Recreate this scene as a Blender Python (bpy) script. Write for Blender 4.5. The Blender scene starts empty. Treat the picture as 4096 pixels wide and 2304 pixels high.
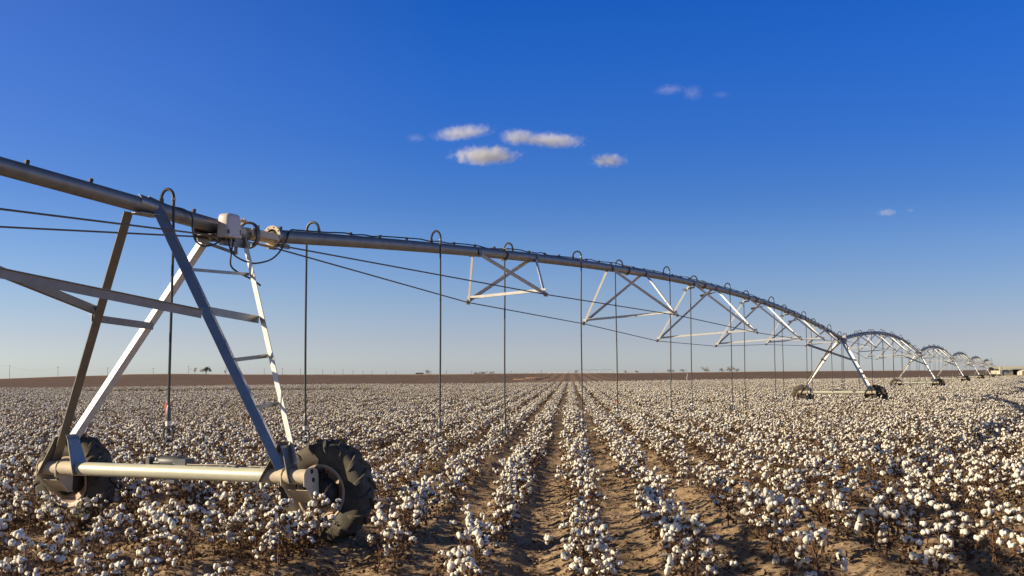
import bpy, math, random
import numpy as np
from mathutils import Matrix, Vector
rad = math.radians
SC = bpy.context.scene
COL = SC.collection

# ------------------------------------------------------------------ camera, sky, sun
CAMZ = 1.78                                   # eye height over the soil at the camera
cam_d = bpy.data.cameras.new('camera'); cam = bpy.data.objects.new('camera', cam_d); COL.objects.link(cam)
cam_d.sensor_width = 36.0; cam_d.lens = 36.0 * 4684.6 / 4096.0
cam_d.clip_start = 0.1; cam_d.clip_end = 60000
PITCH, ROLL = 0.0729, 0.0045
cam.matrix_world = Matrix.Translation((0, 0, CAMZ)) @ Matrix.Rotation(math.pi/2 + PITCH, 4, 'X') @ Matrix.Rotation(-ROLL, 4, 'Z')
SC.camera = cam
SC.render.resolution_x, SC.render.resolution_y = 1024, 576

SUN_EL = 21.0
SUN_AZ = -100.0                               # bearing from +Y, clockwise: the sun stands to the left and a little behind
sd = Vector((math.sin(rad(SUN_AZ))*math.cos(rad(SUN_EL)), math.cos(rad(SUN_AZ))*math.cos(rad(SUN_EL)), math.sin(rad(SUN_EL))))
sun_d = bpy.data.lights.new('sun', 'SUN'); sun_d.energy = 5.0; sun_d.angle = rad(0.53); sun_d.color = (1.0, 0.86, 0.62)
sun = bpy.data.objects.new('sun', sun_d); COL.objects.link(sun)
sun.rotation_euler = sd.to_track_quat('Z', 'Y').to_euler(); sun.location = (-30, -5, 30)

W = bpy.data.worlds.new('World'); SC.world = W; W.use_nodes = True
nt = W.node_tree; nt.nodes.clear()
out = nt.nodes.new('ShaderNodeOutputWorld'); bg = nt.nodes.new('ShaderNodeBackground')
sky = nt.nodes.new('ShaderNodeTexSky'); sky.sky_type = 'NISHITA'; sky.sun_disc = False
sky.sun_elevation = rad(SUN_EL); sky.sun_rotation = -rad(SUN_AZ)
sky.altitude = 900; sky.air_density = 1.0; sky.dust_density = 0.6; sky.ozone_density = 3.0
# the deep polarised blue at the top of the view and the pale dusty band above the land, by height above the horizon
tc = nt.nodes.new('ShaderNodeTexCoord'); sep = nt.nodes.new('ShaderNodeSeparateXYZ')
nt.links.new(tc.outputs['Generated'], sep.inputs[0])
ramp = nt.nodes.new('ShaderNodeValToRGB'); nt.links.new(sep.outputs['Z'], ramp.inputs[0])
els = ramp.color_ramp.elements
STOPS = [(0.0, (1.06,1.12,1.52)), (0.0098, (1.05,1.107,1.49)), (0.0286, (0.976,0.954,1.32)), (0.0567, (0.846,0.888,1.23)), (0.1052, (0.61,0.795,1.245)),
         (0.1457, (0.385,0.67,1.246)), (0.1973, (0.248,0.611,1.36)), (0.2502, (0.178,0.598,1.46)), (0.3067, (0.106,0.566,1.484)), (0.36, (0.13,0.50,1.25)), (0.50, (0.24,0.38,0.62)), (1.0, (0.24,0.33,0.48))]  # last stops: unseen upper sky, dimmed to keep shade and reflections dark
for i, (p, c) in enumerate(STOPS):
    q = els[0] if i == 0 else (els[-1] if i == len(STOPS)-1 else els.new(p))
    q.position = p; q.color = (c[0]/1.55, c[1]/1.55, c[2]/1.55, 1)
mul = nt.nodes.new('ShaderNodeVectorMath'); mul.operation = 'MULTIPLY'
nt.links.new(sky.outputs[0], mul.inputs[0]); nt.links.new(ramp.outputs[0], mul.inputs[1])
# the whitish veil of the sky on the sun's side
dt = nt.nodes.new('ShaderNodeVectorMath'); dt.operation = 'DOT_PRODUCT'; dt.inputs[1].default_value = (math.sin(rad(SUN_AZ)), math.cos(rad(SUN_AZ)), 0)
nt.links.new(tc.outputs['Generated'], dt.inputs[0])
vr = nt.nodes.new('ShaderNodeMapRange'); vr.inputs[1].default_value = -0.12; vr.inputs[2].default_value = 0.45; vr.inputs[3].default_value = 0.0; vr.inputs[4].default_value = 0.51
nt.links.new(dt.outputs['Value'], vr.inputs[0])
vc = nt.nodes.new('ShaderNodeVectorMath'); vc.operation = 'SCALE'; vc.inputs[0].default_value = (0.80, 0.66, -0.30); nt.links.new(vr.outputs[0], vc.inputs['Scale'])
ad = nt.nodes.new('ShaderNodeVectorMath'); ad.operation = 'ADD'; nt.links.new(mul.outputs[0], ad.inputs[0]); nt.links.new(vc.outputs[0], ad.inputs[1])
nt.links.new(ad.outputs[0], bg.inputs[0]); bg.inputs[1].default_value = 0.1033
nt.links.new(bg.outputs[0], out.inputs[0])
SC.view_settings.view_transform = 'Standard'; SC.view_settings.look = 'None'
SC.view_settings.exposure = 0.58; SC.view_settings.gamma = 1.0
try:
    SC.cycles.max_bounces = 6; SC.cycles.diffuse_bounces = 3; SC.cycles.glossy_bounces = 2
    SC.cycles.transparent_max_bounces = 6; SC.cycles.volume_bounces = 1
except Exception: pass

# ------------------------------------------------------------------ helpers
def A(*v): return np.array(v, float)
def nrm(v):
    v = np.asarray(v, float); return v / max(np.linalg.norm(v), 1e-12)
def material(name, col, rough=0.7, metal=0.0, spec=0.5, nscale=8.0, namt=0.25, col2=None, bump=0.0, bscale=30.0, coord='Object', stretch=(1,1,1), trans=0.0):
    m = bpy.data.materials.new(name); m.use_nodes = True; n = m.node_tree.nodes; l = m.node_tree.links
    b = n['Principled BSDF']; b.inputs['Roughness'].default_value = rough; b.inputs['Metallic'].default_value = metal
    b.inputs['Specular IOR Level'].default_value = spec
    t = n.new('ShaderNodeTexCoord'); mp = n.new('ShaderNodeMapping'); mp.inputs['Scale'].default_value = stretch
    l.new(t.outputs[coord], mp.inputs[0])
    no = n.new('ShaderNodeTexNoise'); no.inputs['Scale'].default_value = nscale; no.inputs['Detail'].default_value = 6; no.inputs['Roughness'].default_value = 0.62
    l.new(mp.outputs[0], no.inputs[0])
    r = n.new('ShaderNodeValToRGB'); r.color_ramp.elements[0].position = 0.3; r.color_ramp.elements[1].position = 0.7
    c2 = col2 if col2 else tuple(c * (1 - namt) for c in col)
    r.color_ramp.elements[0].color = (*c2, 1); r.color_ramp.elements[1].color = (*col, 1)
    l.new(no.outputs[0], r.inputs[0]); l.new(r.outputs[0], b.inputs['Base Color'])
    if bump:
        n2 = n.new('ShaderNodeTexNoise'); n2.inputs['Scale'].default_value = bscale; n2.inputs['Detail'].default_value = 5
        l.new(mp.outputs[0], n2.inputs[0]); bp = n.new('ShaderNodeBump'); bp.inputs['Strength'].default_value = bump; bp.inputs['Distance'].default_value = 0.02
        l.new(n2.outputs[0], bp.inputs['Height']); l.new(bp.outputs[0], b.inputs['Normal'])
    if trans:
        tr = n.new('ShaderNodeBsdfTranslucent'); mx = n.new('ShaderNodeMixShader'); mx.inputs[0].default_value = trans
        l.new(r.outputs[0], tr.inputs[0]); l.new(b.outputs[0], mx.inputs[1]); l.new(tr.outputs[0], mx.inputs[2])
        l.new(mx.outputs[0], n['Material Output'].inputs[0])
    return m
M = {}
M['pipe'] = material('galvanised_pipe', (0.26,0.25,0.23), 0.5, 0.65, nscale=5, namt=0.3, bump=0.08, bscale=60)
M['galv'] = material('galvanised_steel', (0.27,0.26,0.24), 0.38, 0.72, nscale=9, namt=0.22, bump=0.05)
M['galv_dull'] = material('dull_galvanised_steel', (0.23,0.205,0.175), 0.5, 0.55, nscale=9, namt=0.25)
M['galv_lit'] = material('sunlit_galvanised_steel', (0.66,0.64,0.60), 0.45, 0.25, nscale=9, namt=0.2, bump=0.05)  # same steel in a paler colour that carries the sun on it
M['beam'] = material('dusty_beam_steel', (0.63,0.61,0.47), 0.38, 0.15, nscale=4, namt=0.16, bump=0.06, bscale=80)
M['dust'] = material('dust_coated_steel', (0.58,0.485,0.35), 0.7, 0.05, nscale=7, namt=0.2)
M['rod'] = material('weathered_rod', (0.16,0.15,0.14), 0.5, 0.6, nscale=10)
M['tyre'] = material('dusty_tyre_rubber', (0.135,0.112,0.078), 0.8, 0, 0.3, nscale=5, col2=(0.040,0.036,0.030), bump=0.1, bscale=60)
M['rim'] = material('dusty_cream_rim', (0.58,0.47,0.36), 0.6, 0.0, nscale=5, col2=(0.46,0.33,0.24))
M['motor'] = material('grey_motor_paint', (0.10,0.10,0.105), 0.5, 0.3, nscale=6)
M['hub'] = material('oily_gearbox', (0.035,0.032,0.03), 0.55, 0.2, nscale=12)
M['rubber'] = material('black_hose', (0.035,0.035,0.036), 0.5, 0, nscale=20)
M['box'] = material('pale_plastic_box', (0.52,0.48,0.46), 0.5, 0, nscale=3, namt=0.08)
M['white'] = material('white_plastic', (0.72,0.68,0.60), 0.5, 0, nscale=6, namt=0.1)
M['red'] = material('red_tag', (0.55,0.06,0.05), 0.5, 0, namt=0.1)
M['blue'] = material('blue_nozzle', (0.05,0.10,0.22), 0.4, 0, namt=0.1)
M['lint'] = material('cotton_lint', (0.92,0.875,0.78), 0.95, 0, 0.1, nscale=14, col2=(0.82,0.75,0.62), bump=0.35, bscale=160, trans=0.12)
M['stem'] = material('cotton_stem', (0.20,0.115,0.07), 0.8, 0, 0.2, nscale=12, col2=(0.085,0.045,0.03))
M['leaf'] = material('dry_cotton_leaf', (0.20,0.118,0.060), 0.85, 0, 0.2, nscale=9, col2=(0.070,0.037,0.022), trans=0.15)
M['wood'] = material('weathered_pole', (0.10,0.075,0.055), 0.9, 0, nscale=3)

class MB:
    def __init__(s): s.v = []; s.f = []; s.n = 0; s.mi = []
    def add(s, v, f, mi=0):
        v = np.asarray(v, float).reshape(-1, 3); s.v.append(v)
        for q in f: s.f.append(tuple(int(i) + s.n for i in q)); s.mi.append(mi)
        s.n += len(v); return s
    def box(s, c, size, R=None, mi=0):
        hx, hy, hz = np.array(size)/2
        v = np.array([[x,y,z] for x in (-hx,hx) for y in (-hy,hy) for z in (-hz,hz)])
        if R is not None: v = v @ np.array(R).T
        return s.add(v + np.array(c), [(0,1,3,2),(4,6,7,5),(0,4,5,1),(2,3,7,6),(0,2,6,4),(1,5,7,3)], mi)
    def tube(s, pts, r, k=8, caps=True, mi=0):
        P = np.array(pts, float); n = len(P); r = np.broadcast_to(np.asarray(r, float), (n,))
        T = np.gradient(P, axis=0); T /= np.maximum(np.linalg.norm(T, axis=1, keepdims=True), 1e-12)
        up = A(0,0,1) if abs(T[0][2]) < 0.9 else A(1,0,0)
        a = nrm(np.cross(T[0], up)); V = []
        th = np.arange(k)*2*math.pi/k
        for i in range(n):
            a = nrm(a - T[i]*np.dot(a, T[i])); b = np.cross(T[i], a)
            V.append(P[i] + r[i]*(np.outer(np.cos(th), a) + np.outer(np.sin(th), b)))
        V = np.concatenate(V); F = []
        for i in range(n-1):
            for j in range(k):
                j2 = (j+1) % k; F.append((i*k+j, i*k+j2, (i+1)*k+j2, (i+1)*k+j))
        if caps: F.append(tuple(range(k-1,-1,-1))); F.append(tuple((n-1)*k+j for j in range(k)))
        return s.add(V, F, mi)
    def cyl(s, a, b, r, k=12, mi=0): return s.tube([a, b], r, k, True, mi)
    def prism(s, poly, d, mi=0):
        P = np.array(poly, float); n = len(P); d = np.array(d, float)
        F = [tuple(range(n-1,-1,-1)), tuple(range(n, 2*n))] + [(i, (i+1)%n, (i+1)%n+n, i+n) for i in range(n)]
        return s.add(np.concatenate([P, P+d]), F, mi)
    def vbar(s, p0, p1, a, b, wa, wb, t=0.007, mi=0):
        """steel angle: corner line p0-p1, flanges along a and b (made square to the bar)"""
        p0 = A(*p0); p1 = A(*p1); d = nrm(p1-p0)
        a = nrm(np.array(a, float) - d*np.dot(a, d)); b = nrm(np.array(b, float) - d*np.dot(b, d))
        na = nrm(b - a*np.dot(a, b)); nb = nrm(a - b*np.dot(a, b))
        c = (na + nb); c = c / max(np.dot(c, na), 0.2) * t
        sec = [p0*0, a*wa, a*wa + na*t, c, b*wb + nb*t, b*wb]
        P0 = [p0+q for q in sec]; P1 = [p1+q for q in sec]
        F = [(0,1,2,3)[::-1], (0,3,4,5)[::-1], (6,7,8,9), (6,9,10,11)] + [(i, (i+1)%6, (i+1)%6+6, i+6) for i in range(6)]
        return s.add(P0+P1, F, mi)
    def lathe(s, prof, c, ax, k=32, mi=0, closed=False):
        """prof: (along axis, radius) pairs"""
        ax = nrm(ax); up = A(0,0,1) if abs(ax[2]) < 0.9 else A(1,0,0); a = nrm(np.cross(ax, up)); b = np.cross(ax, a)
        th = np.arange(k)*2*math.pi/k; V = []
        for (x, r) in prof: V.append(np.array(c) + ax*x + r*(np.outer(np.cos(th), a) + np.outer(np.sin(th), b)))
        n = len(prof); F = []
        m = n if closed else n-1
        for i in range(m):
            i2 = (i+1) % n
            for j in range(k):
                j2 = (j+1) % k; F.append((i*k+j, i*k+j2, i2*k+j2, i2*k+j))
        return s.add(np.concatenate(V), F, mi)
    def mesh(s, name, mats, sharp=35, smooth=True):
        me = bpy.data.meshes.new(name)
        V = np.concatenate(s.v) if s.v else np.zeros((0,3))
        me.from_pydata(V.tolist(), [], s.f)
        for m in (mats if isinstance(mats, (list, tuple)) else [mats]): me.materials.append(m)
        if isinstance(mats, (list, tuple)) and len(mats) > 1: me.polygons.foreach_set('material_index', s.mi)
        if smooth:
            me.polygons.foreach_set('use_smooth', [True]*len(s.f))
            if sharp: me.set_sharp_from_angle(angle=rad(sharp))
        me.update(); return me
def put(name, me, parent=None, loc=None):
    o = bpy.data.objects.new(name, me); COL.objects.link(o)
    if parent is not None: o.parent = parent
    if loc is not None: o.location = loc
    return o
def tag(o, label=None, cat=None, group=None, kind=None):
    if label: o['label'] = label
    if cat: o['category'] = cat
    if group: o['group'] = group
    if kind: o['kind'] = kind
    return o
def part(name, mb, mat, parent, sharp=35): return put(name, mb.mesh(name, mat, sharp), parent)
def empty(name, loc=(0,0,0), parent=None):
    o = bpy.data.objects.new(name, None); COL.objects.link(o); o.location = loc; o.empty_display_size = 0.2
    if parent is not None: o.parent = parent
    return o
def copy_tree(o, parent=None):
    c = o.copy(); COL.objects.link(c)
    for k in ('label', 'category', 'group'):
        if k in c.keys() and parent is None: del c[k]
    if parent is not None: c.parent = parent
    for ch in list(o.children): copy_tree(ch, c)
    return c

rng = np.random.default_rng(7)
# smooth value noise on numpy arrays
_tab = np.random.default_rng(3).random((256, 256))
def vnoise(x, y):
    xi = np.floor(x).astype(int); yi = np.floor(y).astype(int); fx = x-xi; fy = y-yi
    fx = fx*fx*(3-2*fx); fy = fy*fy*(3-2*fy)
    g = lambda a, b: _tab[a % 256, b % 256]
    return (g(xi,yi)*(1-fx)+g(xi+1,yi)*fx)*(1-fy) + (g(xi,yi+1)*(1-fx)+g(xi+1,yi+1)*fx)*fy - 0.5
def fbm(x, y, o=4):
    s = 0; a = 1.0
    for i in range(o): s = s + a*vnoise(x*2**i + 17.3*i, y*2**i + 9.1*i); a *= 0.5
    return s

# ------------------------------------------------------------------ the land
ROW_S, ROW_SLOPE, ROW_X = 0.905, 0.049, 0.65 - 0.049*11
def row_phase(x, y): return (x - ROW_X - ROW_SLOPE*y) / ROW_S
CREST_R = 700.0
EX = np.array([-4000,-600,0,260,435,520,700,900,1200,1800,2100,2600,3080,3740,4096,5000,9000.])
EY = np.array([-20,-20,-11,-3,0,4,5,2,0,-1,1,.5,4,5,5,5,5.])
def base_h(x):
    return np.where(x > 0, 0.25*(1-np.exp(-np.maximum(x,0)/45.0)), 0.0012*np.minimum(x, 0))
def ground_h(x, y):
    """height of the land over z=0"""
    x = np.asarray(x, float); y = np.asarray(y, float); r = np.hypot(x, y)
    px = 2048 + 4684*x/np.maximum(y, 1e-3); px = np.where(y > 1, px, np.where(x > 0, 9000, -4000))
    e = np.interp(px, EX, EY)/4684.0
    near = base_h(x)
    crest = CAMZ + e*np.sqrt(CREST_R**2)
    t = np.clip((r-300)/(CREST_R-300), 0, 1); t = t*t*(3-2*t)
    h = near*(1-t) + crest*t
    far = CAMZ + e*CREST_R - np.maximum(r-CREST_R, 0)*0.004
    return np.where(r > CREST_R, far, h)
# edge of the cotton as a distance along y, by bearing
CX_ = np.array([-3000,0,300,1200,2048,2600,3300,3740,3960,4096,7000.]); CD_ = np.array([148,148,146,168,180,188,222,240,280,290,290.])
def cotton_edge(x, y): return np.interp(2048+4684*x/np.maximum(y,1), CX_, CD_)

def grid_mesh(name, R, PX, mat, fn):
    TH = (PX-2048)/4684.0
    rr, tt = np.meshgrid(R, TH, indexing='ij'); y = rr; x = rr*tt
    z = fn(x, y); V = np.stack([x, y, z], -1).reshape(-1, 3)
    nr, nc = rr.shape; i = np.arange(nr-1)[:,None]*nc + np.arange(nc-1)[None,:]; i = i.reshape(-1)
    F = np.stack([i, i+1, i+nc+1, i+nc], -1)
    me = bpy.data.meshes.new(name); me.from_pydata(V.tolist(), [], F.tolist()); me.materials.append(mat)
    me.polygons.foreach_set('use_smooth', [True]*len(F)); me.update(); return put(name, me)

def soil_material():
    m = bpy.data.materials.new('cotton_field_soil'); m.use_nodes = True; n = m.node_tree.nodes; l = m.node_tree.links
    b = n['Principled BSDF']; b.inputs['Roughness'].default_value = 0.95; b.inputs['Specular IOR Level'].default_value = 0.15
    t = n.new('ShaderNodeTexCoord')
    def noise(s, d, r=0.6):
        q = n.new('ShaderNodeTexNoise'); q.inputs['Scale'].default_value = s; q.inputs['Detail'].default_value = d; q.inputs['Roughness'].default_value = r
        l.new(t.outputs['Object'], q.inputs[0]); return q
    def rampn(src, stops):
        r = n.new('ShaderNodeValToRGB'); e = r.color_ramp.elements
        for i, (p, c) in enumerate(stops):
            q = e[i] if i < 2 else e.new(p)
            q.position = p; q.color = (*c, 1)
        l.new(src, r.inputs[0]); return r
    n1 = noise(1.3, 8, 0.65); n2 = noise(22, 6, 0.7)
    c1 = rampn(n1.outputs[0], [(0.32, (0.27,0.182,0.110)), (0.68, (0.53,0.385,0.245))])
    c2 = rampn(n2.outputs[0], [(0.36, (0.45,0.40,0.36)), (0.62, (1.0,1.0,1.0))])
    mx = n.new('ShaderNodeMix'); mx.data_type = 'RGBA'; mx.blend_type = 'MULTIPLY'; mx.inputs[0].default_value = 0.75
    l.new(c1.outputs[0], mx.inputs[6]); l.new(c2.outputs[0], mx.inputs[7]); l.new(mx.outputs[2], b.inputs['Base Color'])
    bp = n.new('ShaderNodeBump'); bp.inputs['Strength'].default_value = 0.7; bp.inputs['Distance'].default_value = 0.03
    l.new(n2.outputs[0], bp.inputs['Height']); l.new(bp.outputs[0], b.inputs['Normal'])
    return m
def far_material():
    """ploughed red-brown field, tan furrows where the rows run straight away, dry grass on the crest"""
    m = bpy.data.materials.new('ploughed_field'); m.use_nodes = True; n = m.node_tree.nodes; l = m.node_tree.links
    b = n['Principled BSDF']; b.inputs['Roughness'].default_value = 1.0; b.inputs['Specular IOR Level'].default_value = 0.05
    t = n.new('ShaderNodeTexCoord'); sp = n.new('ShaderNodeSeparateXYZ'); l.new(t.outputs['Object'], sp.inputs[0])
    def math_(op, a, bb=None):
        q = n.new('ShaderNodeMath'); q.operation = op
        for i, v in enumerate((a, bb)):
            if v is None: continue
            if isinstance(v, (int, float)): q.inputs[i].default_value = v
            else: l.new(v, q.inputs[i])
        return q.outputs[0]
    mp = n.new('ShaderNodeMapping'); mp.inputs['Scale'].default_value = (0.25, 0.02, 1); l.new(t.outputs['Object'], mp.inputs[0])
    no = n.new('ShaderNodeTexNoise'); no.inputs['Scale'].default_value = 1.0; no.inputs['Detail'].default_value = 8; no.inputs['Roughness'].default_value = 0.7; l.new(mp.outputs[0], no.inputs[0])
    r = n.new('ShaderNodeValToRGB'); l.new(no.outputs[0], r.inputs[0])
    r.color_ramp.elements[0].position = 0.3; r.color_ramp.elements[0].color = (0.120,0.080,0.058,1)
    r.color_ramp.elements[1].position = 0.75; r.color_ramp.elements[1].color = (0.205,0.138,0.102,1)
    # dry grass beyond y = 560, with an uneven edge
    dist = math_('ADD', sp.outputs['Y'], math_('MULTIPLY', math_('SUBTRACT', no.outputs[0], 0.5), 260.0))
    ss = n.new('ShaderNodeMapRange'); ss.interpolation_type = 'SMOOTHSTEP'; ss.inputs[1].default_value = 560; ss.inputs[2].default_value = 640; l.new(dist, ss.inputs[0])
    grass = n.new('ShaderNodeRGB'); grass.outputs[0].default_value = (0.40,0.29,0.17,1)
    mx = n.new('ShaderNodeMix'); mx.data_type = 'RGBA'; l.new(ss.outputs[0], mx.inputs[0]); l.new(r.outputs[0], mx.inputs[6]); l.new(grass.outputs[0], mx.inputs[7])
    # tan furrows along the rows
    ph = math_('MULTIPLY', math_('SUBTRACT', sp.outputs['X'], math_('MULTIPLY', sp.outputs['Y'], ROW_SLOPE)), 2*math.pi/3.62)
    st = math_('ADD', math_('MULTIPLY', math_('SINE', ph), 0.5), 0.5)
    off = math_('ABSOLUTE', math_('SUBTRACT', math_('SUBTRACT', sp.outputs['X'], math_('MULTIPLY', sp.outputs['Y'], ROW_SLOPE)), 0.5))
    win = n.new('ShaderNodeMapRange'); win.inputs[1].default_value = 8; win.inputs[2].default_value = 17; win.inputs[3].default_value = 0.5; win.inputs[4].default_value = 0.0; l.new(off, win.inputs[0])
    fac = math_('MULTIPLY', st, win.outputs[0])
    tan = n.new('ShaderNodeRGB'); tan.outputs[0].default_value = (0.34,0.225,0.15,1)
    m2 = n.new('ShaderNodeMix'); m2.data_type = 'RGBA'; l.new(fac, m2.inputs[0]); l.new(mx.outputs[2], m2.inputs[6]); l.new(tan.outputs[0], m2.inputs[7])
    l.new(m2.outputs[2], b.inputs['Base Color'])
    return m
M['soil'] = soil_material(); M['far'] = far_material()

def soil_h(x, y):
    h = ground_h(x, y)
    p = row_phase(x, y); ridge = 0.5 + 0.5*np.cos(2*math.pi*p)
    fade = np.clip((60-y)/30, 0, 1)
    wig = fbm(x*0.8, y*0.5, 3)
    h = h + fade*(0.075*ridge**1.5 + 0.05*wig + 0.045*fbm(x*5, y*6, 4)*1.1 + 0.035*np.maximum(fbm(x*11+5, y*13, 3)-0.12, 0)) - 0.03*fade
    # wheel track gap left of the centre row
    g = np.exp(-((p+0.5)/0.35)**2) ; return h - 0.05*g*fade
R_near = np.concatenate([np.linspace(7.5, 20, 420), np.geomspace(20.06, 60, 200)[0:]])
tag(grid_mesh('field_soil', R_near, np.concatenate([np.linspace(-3500,-420,50), np.linspace(-400, 4500, 640), np.linspace(4520, 7600, 50)]), M['soil'], soil_h), 'sandy brown soil between the rows of cotton', None, None, 'structure')
R_mid = np.geomspace(60, 300, 90)
tag(grid_mesh('field_soil', R_mid, np.linspace(-3500, 7600, 420), M['soil'], lambda x, y: ground_h(x, y)), 'sandy brown soil under the far cotton', None, None, 'structure')
def behind(x, y): return ground_h(x, y)
# soil under and behind the camera
def ring(name, mat):
    mb = MB(); P = [(-400,-300),(400,-300),(400,7.6),(-400,7.6)]
    V = [(-400,-300,-.35),(400,-300,.2),(400,5,.2),(30,7.0,0.1),(6,7.6,-0.02),(-3,7.6,-0.03),(-30,7.0,-.05),(-400,5,-.35)]
    mb.add(V, [tuple(range(8))]); return put(name, mb.mesh(name, mat))
tag(ring('field_soil', M['soil']), 'sandy soil under the camera', None, None, 'structure')
# the ploughed land is one sheet from the cotton's edge to the horizon
def far_fn(x, y):
    r = np.hypot(x, y); h = ground_h(x, y)
    return h - 0.03*np.clip((170-y)/60, 0, 1)
R_far = np.concatenate([np.linspace(60, 700, 220), np.geomspace(705, 30000, 90)])
def far_z(x, y):
    z = far_fn(x, y); inside = y < cotton_edge(x, y) - 3
    return np.where(inside, z-0.06, z+0.012)
tag(grid_mesh('ploughed_field', R_far, np.linspace(-3500, 7600, 420), M['far'], far_z), 'red-brown ploughed field reaching the horizon', None, None, 'structure')

#<<M
# ------------------------------------------------------------------ the irrigation machine
TH = 0.412; U = A(math.sin(TH), math.cos(TH), 0); N = A(math.cos(TH), -math.sin(TH), 0)
JN = [A(-2.956,14.456,1.715), A(16.681,58.919,1.67), A(35.843,103.381,1.718), A(55.369,147.844,1.799), A(75.028,192.307,1.80), A(94.948,236.769,1.70), A(114.792,281.232,1.62)]
JN = [j + A(0,0,CAMZ) for j in JN]
L = 48.523
JN = [JN[0] - U*L + A(0,0,-0.05)] + JN
AMP = 0.849
LE = L - 0.45
def prof(s):
    t = s/LE; return 4*AMP*t*(1-t) - 0.055*t
DROPS = [1.0,4.18,7.33,10.4,13.6,16.9,20.2,23.5,26.8,30.1,33.4,36.7,40.0,43.3,46.45]
PR = 0.084
NODE_W = [0.76,1.14,1.46,1.46,1.14,0.76]; NODE_H = [0.76,1.12,1.46,1.46,1.12,0.76]; ROLLS = 0.064
def node(k, sg):
    s = L*k/7.0; v = sg*NODE_W[k-1]; h = NODE_H[k-1]
    return A(s, -(v*math.cos(ROLLS) + h*math.sin(ROLLS)), prof(s) + v*math.sin(ROLLS) - h*math.cos(ROLLS))

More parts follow.
